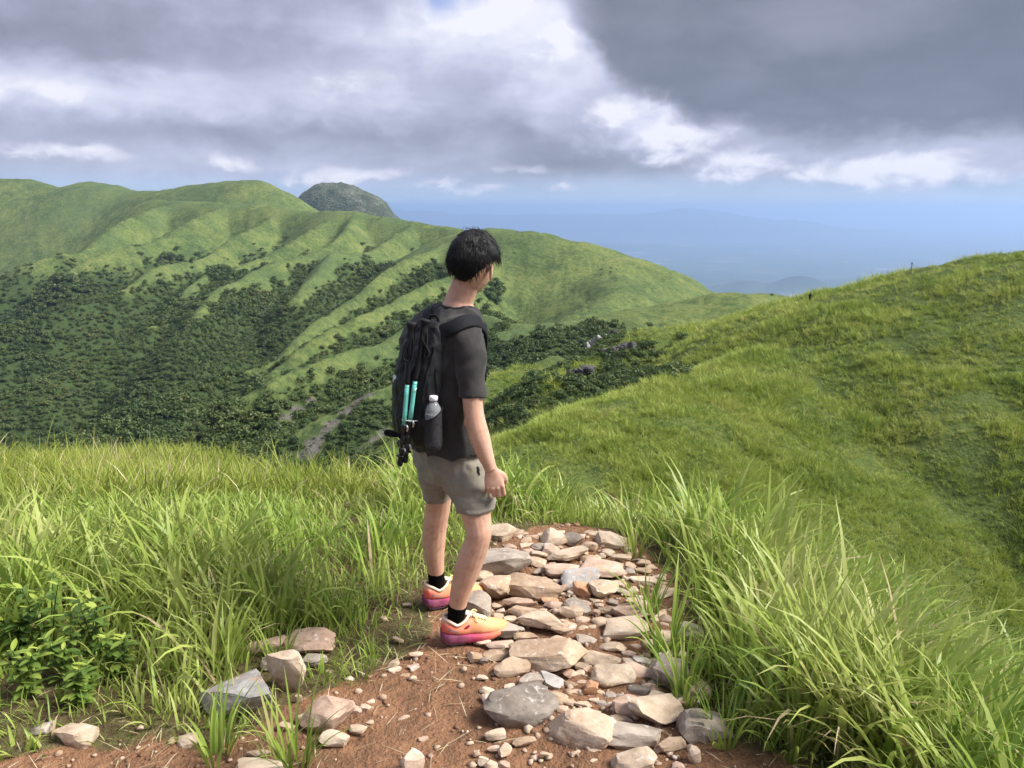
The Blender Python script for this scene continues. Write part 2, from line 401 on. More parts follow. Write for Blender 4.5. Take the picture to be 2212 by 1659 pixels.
# ------------------------------------------------------------------ materials
def new_mat(name):
    m = bpy.data.materials.new(name); m.use_nodes = True
    nt = m.node_tree; nt.nodes.clear()
    out = nt.nodes.new('ShaderNodeOutputMaterial')
    return m, nt, out
def principled(nt, out, **kw):
    b = nt.nodes.new('ShaderNodeBsdfPrincipled')
    for k, v in kw.items():
        k = k.replace('_', ' ')
        s = b.inputs[k]
        v = v.v if isinstance(v, E) else v
        if isinstance(v, tuple) and len(v) == 3: s.default_value = (*v, 1.0)
        elif isinstance(v, (int, float)): s.default_value = v
        else: nt.links.new(v, s)
    if out is not None: nt.links.new(b.outputs[0], out.inputs['Surface'])
    return b
def bump(nt, b, h, strength=.4, dist=.01):
    n = nt.nodes.new('ShaderNodeBump'); n.inputs['Strength'].default_value = strength; n.inputs['Distance'].default_value = dist
    nt.links.new(h.v if isinstance(h, E) else h, n.inputs['Height']); nt.links.new(n.outputs[0], b.inputs['Normal'])
    return n
def attr_e(nt, name):
    n = nt.nodes.new('ShaderNodeAttribute'); n.attribute_name = name
    return E(nt, n.outputs['Fac'])
def objco(nt):
    return nt.nodes.new('ShaderNodeTexCoord').outputs['Object']

def terrain_material():
    m, nt, out = new_mat('ground_cover')
    geo = nt.nodes.new('ShaderNodeNewGeometry'); P = geo.outputs['Position']
    n1 = noise_e(nt, P, .02, 5, .6); n2 = noise_e(nt, P, .35, 5, .62); n3 = noise_e(nt, P, 3.0, 4, .6); n0 = noise_e(nt, P, .006, 3, .5)
    n15 = noise_e(nt, P, .09, 4, .6)
    grass = ramp_e(nt, n1 * .30 + n15 * .24 + n2 * .34 + n3 * .12, [(.36, (.034, .056, .022)), (.46, (.070, .105, .035)), (.525, (.118, .156, .047)), (.61, (.180, .200, .066))])
    grass = mix_e(nt, n0.sstep(.45, .65) * .5, grass, (.085, .130, .052))
    wood = ramp_e(nt, n2 * .6 + n3 * .4, [(.35, (.030, .050, .018)), (.6, (.052, .080, .026)), (.75, (.078, .098, .036))])
    col = mix_e(nt, attr_e(nt, 'forest'), grass, wood)
    sward = attr_e(nt, 'sward')
    col = mix_e(nt, sward, col, ramp_e(nt, n2 * .5 + n3 * .5, [(.35, (.045, .066, .018)), (.55, (.085, .118, .028)), (.7, (.125, .150, .040))]))
    # bare soil of the path
    s1 = noise_e(nt, P, 2.2, 5, .6); s2 = noise_e(nt, P, 16, 6, .65); s3 = noise_e(nt, P, 70, 4, .6)
    soil = ramp_e(nt, s1 * .45 + s2 * .35 + s3 * .2, [(.34, (.105, .058, .034)), (.46, (.205, .112, .064)), (.56, (.300, .158, .088)), (.68, (.40, .255, .165))])
    dirt = attr_e(nt, 'dirt')
    edge = (dirt + (s2 - .5) * .5).sstep(.30, .62)
    col = mix_e(nt, edge, col, soil)
    near = attr_e(nt, 'near')
    und = ramp_e(nt, s1 * .3 + s2 * .45 + s3 * .25, [(.38, (.060, .040, .024)), (.47, (.115, .080, .045)), (.54, (.125, .115, .045)), (.64, (.24, .19, .11))])
    col = mix_e(nt, near * (1.0 - edge), col, und)
    # land-slips
    rk = ramp_e(nt, n2 * .5 + n3 * .5, [(.35, (.05, .048, .040)), (.5, (.105, .098, .085)), (.65, (.17, .155, .145))])
    col = mix_e(nt, (attr_e(nt, 'scar') + (n3 - .5) * .5).sstep(.35, .6), col, rk)
    # fields and villages down on the plain
    pn = noise_e(nt, P, .0011, 6, .7)
    plain = ramp_e(nt, pn, [(.40, (.04, .065, .033)), (.53, (.07, .095, .055)), (.62, (.13, .14, .105)), (.72, (.42, .41, .39))])
    col = mix_e(nt, attr_e(nt, 'plain'), col, plain)
    col = mix_e(nt, attr_e(nt, 'farhill'), col, (.018, .034, .016))
    b = principled(nt, out, Base_Color=col, Roughness=.92)
    b.inputs['Specular IOR Level'].default_value = .15
    h = (n3 * .30 + n2 * .9 + n15 * 1.6) * (1.0 - near) * 1.1 + s2 * near * .045 + s3 * near * .020
    bump(nt, b, h, .9, 1.0)
    return m
MAT_GROUND = terrain_material()

def build_terrain():
    nr, na = GX.shape
    co = np.stack([GX, GY, GZ], -1).reshape(-1, 3)
    # small relief of the trodden soil
    rr = np.hypot(co[:, 0], co[:, 1]); nearf = sstep(16, 6, rr)
    co[:, 2] += nearf * (fbm(co[:, 0] * 2.3, co[:, 1] * 2.3, 4, 55) * .028 + fbm(co[:, 0] * 11, co[:, 1] * 11, 3, 57) * .008)
    idx = np.arange(nr * na).reshape(nr, na)
    q = np.stack([idx[:-1, :-1], idx[:-1, 1:], idx[1:, 1:], idx[1:, :-1]], -1).reshape(-1, 4)[:, ::-1]
    c0 = len(co); co = np.vstack([co, [[0, 0, float(GZ[0].mean())]]])
    fan = np.stack([idx[0, 1:], idx[0, :-1], np.full(na - 1, c0)], -1)
    me = bpy.data.meshes.new('terrain')
    me.vertices.add(len(co)); me.vertices.foreach_set('co', co.astype(np.float32).ravel())
    nq, nt_ = len(q), len(fan)
    me.loops.add(nq * 4 + nt_ * 3)
    me.loops.foreach_set('vertex_index', np.concatenate([q.ravel(), fan.ravel()]).astype(np.int32))
    me.polygons.add(nq + nt_)
    me.polygons.foreach_set('loop_start', np.concatenate([np.arange(nq) * 4, nq * 4 + np.arange(nt_) * 3]).astype(np.int32))
    me.update(calc_edges=True)
    me.shade_smooth()
    def put(name, A, v0=0.0):
        a = me.attributes.new(name, 'FLOAT', 'POINT'); a.data.foreach_set('value', np.append(A.ravel(), v0).astype(np.float32))
    put('forest', GFOREST); put('dirt', GDIRT, 1); put('scar', GSCAR)
    put('farhill', sstep(6000, 9000, RG) * sstep(FLOOR + 60, FLOOR + 220, GZ)); put('sward', sstep(300, 200, RG) * sstep(20, 30, RG) * (GX > -40) * (1 - GNEAR)); put('near', sstep(40, 14, RG) * GNEAR, 1); put('plain', sstep(3500, 6000, RG) * sstep(FLOOR + 260, FLOOR + 60, GZ))
    me.materials.append(MAT_GROUND)
    o = bpy.data.objects.new('terrain', me); COL.objects.link(o); o['kind'] = 'structure'
    o['label'] = 'green mountain ridges and the trodden knoll with bare soil'
    return o
def scar(pts, w, f=1.0):
    P = [hit(*p) for p in pts]; P = [p for p in P if p is not None]
    if len(P) < 2: return
    d = seg_dist(GX, GY, P)
    n = fbm(GX / 3.0, GY / 3.0, 3, 91) * w * .6
    global GSCAR
    GSCAR = np.maximum(GSCAR, sstep(w, w * .3, d + n) * f * (RG > 60) * (RG < 900))
scar([(800, 850), (745, 890), (690, 945), (660, 985)], 3.4, .68)
scar([(675, 868), (640, 890), (600, 915)], 2.2, .62)
scar([(840, 930), (800, 960), (770, 990)], 3, .66)
scar([(1110, 870), (1060, 900)], 3, .6)
GFOREST = GFOREST * (1 - GSCAR)
TERRAIN = build_terrain()

# ---- rocky dome peeping over the ridge
def rock_mat(name, stops, scale=4.0, rough=.9, bs=.5, bd=.02):
    m, nt, out = new_mat(name); P = objco(nt)
    a = noise_e(nt, P, scale, 6, .62, .4); b2 = noise_e(nt, P, scale * 7, 5, .65)
    oi = nt.nodes.new('ShaderNodeObjectInfo'); rnd = E(nt, oi.outputs['Random'])
    col = ramp_e(nt, a * .7 + b2 * .3 , stops)
    b = principled(nt, out, Base_Color=col, Roughness=rough); b.inputs['Specular IOR Level'].default_value = .25
    bump(nt, b, a * .6 + b2 * .4, bs, bd)
    return m
def build_dome():
    prof = [(600, 470), (640, 450), (652, 432), (664, 416), (690, 399), (715, 394), (740, 397), (765, 403), (790, 415), (815, 428), (832, 437), (846, 458), (870, 480)]
    Y = 2300.0
    n = 120; m_ = 40
    pts = np.array([U(a, b, Y) for a, b in prof])
    xs = np.linspace(pts[0, 0], pts[-1, 0], n); zs = np.interp(xs, pts[:, 0], pts[:, 2])
    cx = xs.mean(); hw = (xs[-1] - xs[0]) / 2
    V = []
    for j in range(m_):
        v = j / (m_ - 1) * 2 - 1
        for i in range(n):
            base = -260.0
            f = max(0.0, 1 - abs(v) ** 3.0) ** .5
            z = base + (zs[i] - base) * f
            x = xs[i]; y = Y + v * hw * .9
            z += float(fbm(np.array([x / 40.]), np.array([y / 40.]), 4, 3)[0]) * 9 * (1 if f > .05 else 0)
            V.append((x, y, z))
    F = [(j * n + i, j * n + i + 1, (j + 1) * n + i + 1, (j + 1) * n + i) for j in range(m_ - 1) for i in range(n - 1)]
    me = bpy.data.meshes.new('rock_dome'); me.from_pydata(V, [], F); me.shade_smooth()
    m, nt, out = new_mat('dome_cover')
    geo = nt.nodes.new('ShaderNodeNewGeometry'); P = geo.outputs['Position']
    a = noise_e(nt, P, .03, 6, .65); b2 = noise_e(nt, P, .15, 4, .6)
    col = ramp_e(nt, a * .6 + b2 * .4, [(.36, (.022, .034, .020)), (.5, (.05, .065, .032)), (.58, (.10, .11, .075)), (.68, (.17, .17, .15))])
    b = principled(nt, out, Base_Color=col, Roughness=.95); bump(nt, b, a * .6 + b2 * .4, 1.0, 14.0)
    me.materials.append(m)
    o = bpy.data.objects.new('mountain', me); COL.objects.link(o); o['kind'] = 'structure'
    o['label'] = 'dark wooded rock dome rising behind the green ridge'
    return o
DOME = build_dome()
# ------------------------------------------------------------------ scattering helpers
def mesh_np(name, V, F, mats=(), smooth=False, attrs=None):
    me = bpy.data.meshes.new(name)
    V = np.asarray(V, np.float32)
    if isinstance(F, np.ndarray):
        k = F.shape[1]
        me.vertices.add(len(V)); me.vertices.foreach_set('co', V.ravel())
        me.loops.add(F.size); me.loops.foreach_set('vertex_index', F.astype(np.int32).ravel())
        me.polygons.add(len(F)); me.polygons.foreach_set('loop_start', (np.arange(len(F)) * k).astype(np.int32))
        me.update(calc_edges=True)
    else:
        me.from_pydata(V.tolist(), [], F)
    if smooth: me.shade_smooth()
    for m in mats: me.materials.append(m)
    for k, a in (attrs or {}).items():
        at = me.attributes.new(k, 'FLOAT', 'POINT'); at.data.foreach_set('value', np.asarray(a, np.float32))
    return me
def link(name, me, parent=None, **props):
    o = bpy.data.objects.new(name, me); COL.objects.link(o)
    if parent is not None: o.parent = parent
    for k, v in props.items(): o[k] = v
    return o

def scatter(name, label, P, rot, scl, pick, protos):
    """one stuff object: copies of the prototype meshes on a cloud of points"""
    pc = bpy.data.collections.new(name + '_kinds')
    for i, me in enumerate(protos):
        pc.objects.link(bpy.data.objects.new('%s_kind_%02d' % (name, i), me))
    me = bpy.data.meshes.new(name); me.vertices.add(len(P)); me.vertices.foreach_set('co', np.asarray(P, np.float32).ravel())
    a = me.attributes.new('rot', 'FLOAT_VECTOR', 'POINT'); a.data.foreach_set('vector', np.asarray(rot, np.float32).ravel())
    a = me.attributes.new('scl', 'FLOAT_VECTOR', 'POINT'); a.data.foreach_set('vector', np.asarray(scl, np.float32).ravel())
    a = me.attributes.new('pick', 'INT', 'POINT'); a.data.foreach_set('value', np.asarray(pick, np.int32))
    o = bpy.data.objects.new(name, me); COL.objects.link(o)
    o['kind'] = 'stuff'; o['label'] = label
    ng = bpy.data.node_groups.new(name + '_nodes', 'GeometryNodeTree')
    ng.interface.new_socket('Geometry', in_out='INPUT', socket_type='NodeSocketGeometry')
    ng.interface.new_socket('Geometry', in_out='OUTPUT', socket_type='NodeSocketGeometry')
    N, L = ng.nodes, ng.links
    gi, go = N.new('NodeGroupInput'), N.new('NodeGroupOutput')
    ci = N.new('GeometryNodeCollectionInfo'); ci.inputs['Collection'].default_value = pc
    ci.inputs['Separate Children'].default_value = True; ci.inputs['Reset Children'].default_value = True
    ip = N.new('GeometryNodeInstanceOnPoints'); ip.inputs['Pick Instance'].default_value = True
    def na(t, nm):
        n = N.new('GeometryNodeInputNamedAttribute'); n.data_type = t; n.inputs['Name'].default_value = nm
        return next(s for s in n.outputs if s.enabled and s.name == 'Attribute')
    L.new(gi.outputs[0], ip.inputs['Points']); L.new(ci.outputs[0], ip.inputs['Instance'])
    L.new(na('INT', 'pick'), ip.inputs['Instance Index']); L.new(na('FLOAT_VECTOR', 'rot'), ip.inputs['Rotation'])
    L.new(na('FLOAT_VECTOR', 'scl'), ip.inputs['Scale']); L.new(ip.outputs[0], go.inputs[0])
    md = o.modifiers.new('scatter', 'NODES'); md.node_group = ng
    return o

def leaf_mat(name, stops, trans=.35, rough=.5, noise_scale=.25, inst=.35, spec=.3):
    m, nt, out = new_mat(name)
    tint = attr_e(nt, 'tint'); oi = nt.nodes.new('ShaderNodeObjectInfo'); rnd = E(nt, oi.outputs['Random'])
    geo = nt.nodes.new('ShaderNodeNewGeometry')
    n = noise_e(nt, geo.outputs['Position'], noise_scale, 3, .6)
    f = tint * (.55 - inst * .3) + rnd * inst + (n - .5) * 1.1 + .18
    col = ramp_e(nt, f, stops)
    b = principled(nt, None, Base_Color=col, Roughness=rough); b.inputs['Specular IOR Level'].default_value = spec
    t = nt.nodes.new('ShaderNodeBsdfTranslucent'); nt.links.new(col, t.inputs['Color'])
    mx = nt.nodes.new('ShaderNodeMixShader'); mx.inputs[0].default_value = trans
    nt.links.new(b.outputs[0], mx.inputs[1]); nt.links.new(t.outputs[0], mx.inputs[2]); nt.links.new(mx.outputs[0], out.inputs['Surface'])
    return m
G_STOPS = [(.05, (.040, .095, .016)), (.30, (.085, .185, .026)), (.55, (.165, .300, .040)), (.78, (.270, .370, .060)), (.95, (.40, .42, .13))]
MAT_TALL = leaf_mat('tall_grass_blades', [(.03, (.052, .100, .020)), (.25, (.130, .220, .034)), (.48, (.250, .365, .060)), (.70, (.385, .470, .110)), (.95, (.48, .48, .19))], .38, .40, 1.1)
MAT_MEADOW = leaf_mat('meadow_grass_blades', [(.05, (.075, .115, .016)), (.30, (.160, .225, .030)), (.55, (.270, .330, .048)), (.78, (.360, .390, .080)), (.95, (.44, .40, .15))], .36, .5, .35)
MAT_HILL = leaf_mat('hillside_grass_blades', [(.05, (.065, .105, .018)), (.28, (.152, .226, .034)), (.50, (.250, .336, .050)), (.72, (.350, .416, .078)), (.95, (.40, .40, .12))], .34, .55, .09, .42)
MAT_DRY = leaf_mat('dry_blades', [(.1, (.20, .13, .06)), (.5, (.42, .33, .19)), (.9, (.60, .52, .36))], .15, .7, 2.0)

def blade_mesh(name, seed, n, h, spread, width, seg, lean=(.1, .6), curl=(.3, 1.4), mat=None, dry=0.0, hvar=.35):
    g = np.random.default_rng(seed)
    V, F, T = [], [], []
    for b in range(n):
        az = g.uniform(0, 2 * math.pi); rb = spread * math.sqrt(g.uniform(0, 1)); a2 = az + g.normal(0, .7)
        p = np.array([rb * math.cos(az), rb * math.sin(az), -.02])
        L = h * (1 + g.normal(0, hvar)); L = max(L, h * .3)
        th = g.uniform(*lean); cu = g.uniform(*curl)
        wd = width * g.uniform(.6, 1.25); tint = g.uniform(0, 1)
        side = np.array([-math.sin(a2), math.cos(a2), 0]); tw = g.normal(0, .5)
        base = len(V)
        for k in range(seg + 1):
            t = k / seg
            ang = th + cu * t ** 1.6
            d = np.array([math.cos(a2) * math.sin(ang), math.sin(a2) * math.sin(ang), math.cos(ang)])
            w = wd * (min(1, .55 + 2.2 * t) * (1 - t ** 2.2)) + .0004
            up = np.cross(d, side)
            s = side * math.cos(tw * t) + up * math.sin(tw * t)
            V += [p - s * w / 2, p + s * w / 2]; T += [tint, tint]
            p = p + d * (L / seg)
        F += [(base + 2 * k, base + 2 * k + 1, base + 2 * k + 3, base + 2 * k + 2) for k in range(seg)]
    return mesh_np(name, V, np.array(F), [mat], True, {'tint': T})

rng = np.random.default_rng(11)
def polar_points(n, r0, r1, azmax, azmin=None):
    az = np.radians(rng.uniform(-azmax if azmin is None else azmin, azmax, n)); r = np.exp(rng.uniform(math.log(r0), math.log(r1), n))
    return r * np.sin(az), r * np.cos(az), r

# ---- grass of the foreground
def blades(name, B, az, L, th, cu, wd, tint, seg, mat, tw=.5, shape=1.6):
    """n separate leaf blades as one mesh: B root, az heading, L length, th lean at the root, cu bend"""
    n = len(az); V = np.zeros((n, seg + 1, 2, 3), np.float32)
    p = B.copy().astype(float); side = np.stack([-np.sin(az), np.cos(az), np.zeros(n)], -1); twv = rng.normal(0, tw, n)
    for k in range(seg + 1):
        t = k / seg
        ang = th + cu * t ** shape
        d = np.stack([np.cos(az) * np.sin(ang), np.sin(az) * np.sin(ang), np.cos(ang)], -1)
        w = (wd * (min(1, .55 + 2.2 * t) * (1 - t ** 2.4)) + .0003)[:, None]
        up = np.cross(d, side); s = side * np.cos(twv * t)[:, None] + up * np.sin(twv * t)[:, None]
        V[:, k, 0] = p - s * w / 2; V[:, k, 1] = p + s * w / 2
        p = p + d * (L / seg)[:, None]
    i0 = (np.arange(n) * (seg + 1) * 2)[:, None] + (np.arange(seg) * 2)[None]
    F = np.stack([i0, i0 + 1, i0 + 3, i0 + 2], -1).reshape(-1, 4)
    return mesh_np(name, V.reshape(-1, 3), F, [mat], True, {'tint': np.repeat(tint, (seg + 1) * 2)})

def path_edge(x, y):
    c = np.interp(y, [0, 1.6, 2.4, 3.0, 3.6, 4.3, 5.0], [-.15, -.12, -.02, .10, .22, .32, .4])
    hw = np.interp(y, [0, 1.6, 2.2, 2.6, 3.0, 3.6, 4.2, 4.7, 5.2], [1.5, 1.3, .92, .68, .62, .52, .42, -.1, -1.0])
    e = np.abs(x - c) - hw
    e = np.minimum(e, np.where(x < .5, np.abs(y - 2.02) - .22, 9))
    return e, x > c
# ------------------------------------------------------------------ stones
def stone_mat(name, stops, vein=(.7, .66, .62), stain=(.30, .17, .09), stain_amt=.35):
    m, nt, out = new_mat(name); P = objco(nt)
    oi = nt.nodes.new('ShaderNodeObjectInfo'); rnd = E(nt, oi.outputs['Random'])
    cm = nt.nodes.new('ShaderNodeCombineXYZ')
    for i in range(3): nt.links.new((rnd * (17.0 + 9 * i)).v, cm.inputs[i])
    va = nt.nodes.new('ShaderNodeVectorMath'); nt.links.new(P, va.inputs[0]); nt.links.new(cm.outputs[0], va.inputs[1]); Q = va.outputs[0]
    a = noise_e(nt, Q, 7, 6, .62, .5); f = noise_e(nt, Q, 45, 5, .68); lay = noise_e(nt, mapping_e(nt, Q, scale=(1, 1, 6), rot=(.5, .3, 0)), 9, 4, .6)
    col = ramp_e(nt, a * .5 + f * .22 + lay * .28 + (rnd - .5) * .10, stops)
    col = mix_e(nt, (noise_e(nt, Q, 5, 4, .6, 1.2) + (f - .5) * .4).sstep(.54, .68) * stain_amt, col, stain)
    col = mix_e(nt, (noise_e(nt, Q, 12, 4, .6, 1.5) + (f - .5) * .5).sstep(.62, .70) * .5, col, vein)
    # soil clinging to the foot of the stone and splashed up it
    sz = nt.nodes.new('ShaderNodeSeparateXYZ'); nt.links.new(nt.nodes.new('ShaderNodeTexCoord').outputs['Generated'], sz.inputs[0])
    gz = E(nt, sz.outputs[2]); mud = (gz + (a - .5) * 1.1 + (f - .5) * .5).sstep(.42, .12) * .8
    col = mix_e(nt, mud, col, (.20, .115, .070))
    b = principled(nt, out, Base_Color=col, Roughness=.9); b.inputs['Specular IOR Level'].default_value = .18
    bump(nt, b, a * .5 + lay * .35 + f * .3, .85, .012)
    return m
STONE = {
 'cream': stone_mat('cream_stone', [(.34, (.25, .185, .130)), (.46, (.45, .345, .250)), (.58, (.58, .47, .355)), (.70, (.70, .61, .50))]),
 'pink': stone_mat('pink_stone', [(.34, (.25, .17, .125)), (.46, (.44, .31, .235)), (.58, (.56, .43, .34)), (.70, (.67, .56, .475))]),
 'tan': stone_mat('tan_stone', [(.34, (.20, .135, .088)), (.46, (.37, .265, .182)), (.58, (.50, .38, .275)), (.70, (.61, .50, .39))]),
 'grey': stone_mat('grey_stone', [(.34, (.17, .135, .108)), (.46, (.31, .26, .212)), (.58, (.44, .375, .315)), (.70, (.57, .50, .43))], stain_amt=.3),
 'blue': stone_mat('bluegrey_stone', [(.34, (.14, .13, .125)), (.46, (.26, .245, .235)), (.58, (.38, .36, .345)), (.70, (.51, .48, .455))], stain=(.42, .25, .17), stain_amt=.5),
 'dark': stone_mat('dark_stone', [(.34, (.11, .090, .074)), (.46, (.20, .170, .142)), (.58, (.30, .258, .222)), (.70, (.41, .36, .32))], stain_amt=.15),
 'orange': stone_mat('orange_stone', [(.34, (.24, .125, .065)), (.46, (.40, .22, .125)), (.58, (.52, .31, .19)), (.70, (.60, .43, .30))]),
}
def ico(sub):
    bm = bmesh.new(); bmesh.ops.create_icosphere(bm, subdivisions=sub, radius=1.0)
    V = np.array([v.co for v in bm.verts]); F = np.array([[v.index for v in f.verts] for f in bm.faces]); bm.free()
    return V, F
ICO = {k: ico(k) for k in (1, 2, 3, 4)}
def stone_shape(seed, sub=3, cuts=9, flat_top=True, rough=.035):
    g = np.random.default_rng(seed); V, F = ICO[sub]; V = V.copy() * 1.25
    N = [g.normal(0, 1, 3) for _ in range(cuts)]
    if flat_top: N.append(np.array([g.normal(0, .16), g.normal(-.12, .14), 1.0]))
    N += [np.array([s, g.normal(0, .25), g.normal(0, .25)]) for s in (-1, 1)] + [np.array([g.normal(0, .25), -1, g.normal(.1, .2)])]
    for i, n in enumerate(N):
        n = n / np.linalg.norm(n); d = g.uniform(.50, .84)
        V = V - n * np.maximum(0, V @ n - d)[:, None] * .97
    # small chips broken off, then grain: strata along one direction and pitting
    for _ in range(cuts):
        n = g.normal(0, 1, 3); n /= np.linalg.norm(n); pr = V @ n; d = np.quantile(pr, g.uniform(.90, .98))
        V = V - n * np.maximum(0, pr - d)[:, None] * .9
    o = g.uniform(0, 50); sd = g.normal(0, .5, 3) + (0, 0, 1); sd /= np.linalg.norm(sd); h = V @ sd
    q = fbm(V[:, 0] * 2.1 + o + V[:, 2], V[:, 1] * 2.1 + V[:, 2] * 1.3, 3, seed % 97) + .6 * fbm(V[:, 0] * 6 + V[:, 2] * 5, V[:, 1] * 6 + o, 3, 5)
    st = fbm(h * 7 + o, (V[:, 0] + V[:, 1]) * .9, 2, seed % 89)
    V = V * (1 + q * rough * 1.7 + st * rough * 1.1)[:, None]
    lo, hi = V.min(0), V.max(0); V = (V - (lo + hi) / 2) / (hi - lo)       # unit box
    return V, F
def stone_mesh(seed, dims, mat, sub=3, tilt=(0, 0, 0), **kw):
    V, F = stone_shape(seed, sub, **kw)
    M = np.array(Matrix.Rotation(tilt[2], 3, 'Z') @ Matrix.Rotation(tilt[0], 3, 'X') @ Matrix.Rotation(tilt[1], 3, 'Y'))
    V = (V * np.array(dims)) @ M.T
    me = mesh_np('stone', V, F, [mat]); me.shade_smooth(); me.set_sharp_from_angle(angle=R(20))
    return me
def box_stone(x0, y0, x1, y1, kind, label, seed, group=None, name='stone', upright=False, sink=.12, lift=0.0, deep=.8):
    """a stone that fills the given box of the plan, resting on the ground"""
    cx, cy = (x0 + x1) / 2, (y0 + y1) / 2; wpx, hpx = x1 - x0, y1 - y0
    y = 3.0
    for _ in range(6):
        p = U(cx, cy, y); dist = (p[1] * CP - (p[2] - CAM_Z) * SP)
        W = wpx * dist / FPX; Hs = hpx * dist / FPX
        al = math.atan2(CAM_Z - p[2], p[1]); sa, ca = math.sin(al), math.cos(al)
        Dp = min(W * deep, Hs / sa * .52); Dp = max(Dp, .35 * W if not upright else .3 * W)
        H = max((Hs - Dp * sa) / ca, .22 * W); 
        zc = H * (.5 - sink) + lift
        # move along the sight line until the centre is at zc over the ground
        d = ray(cx, cy); g = ground_z(p[0], p[1])
        t = (g + zc - CAM_Z) / d[2]; y = float(np.clip(d[1] * t, 1.2, 7.5))
    p = U(cx, cy, y)
    gr = np.random.default_rng(seed)
    me = stone_mesh(seed, (W * 1.20, Dp * 1.20, H * 1.22), STONE[kind], 4 if W > .13 else 3 if W > .06 else 2, (gr.normal(0, .10), gr.normal(0, .08), gr.normal(0, .22)))
    o = link(name, me, category='stone', label=label); o.location = p
    STONES.append((p[0], p[1], max(W, Dp))); STONE_OBJ.append((o, kind, W))
    if group: o['group'] = group
    return o
STONES = []; STONE_OBJ = []
def cA(x0, y0, x1, y1): return (987.5 + x0 * .3386, 1097 + y0 * .3386, 987.5 + x1 * .3386, 1097 + y1 * .3386)
def cB(x0, y0, x1, y1): return (384 + x0 * .2232, 1316.6 + y0 * .2232, 384 + x1 * .2232, 1316.6 + y1 * .2232)
def cC(x0, y0, x1, y1): return (x0 * .4543, 905.2 + y0 * .4543, x1 * .4543, 905.2 + y1 * .4543)
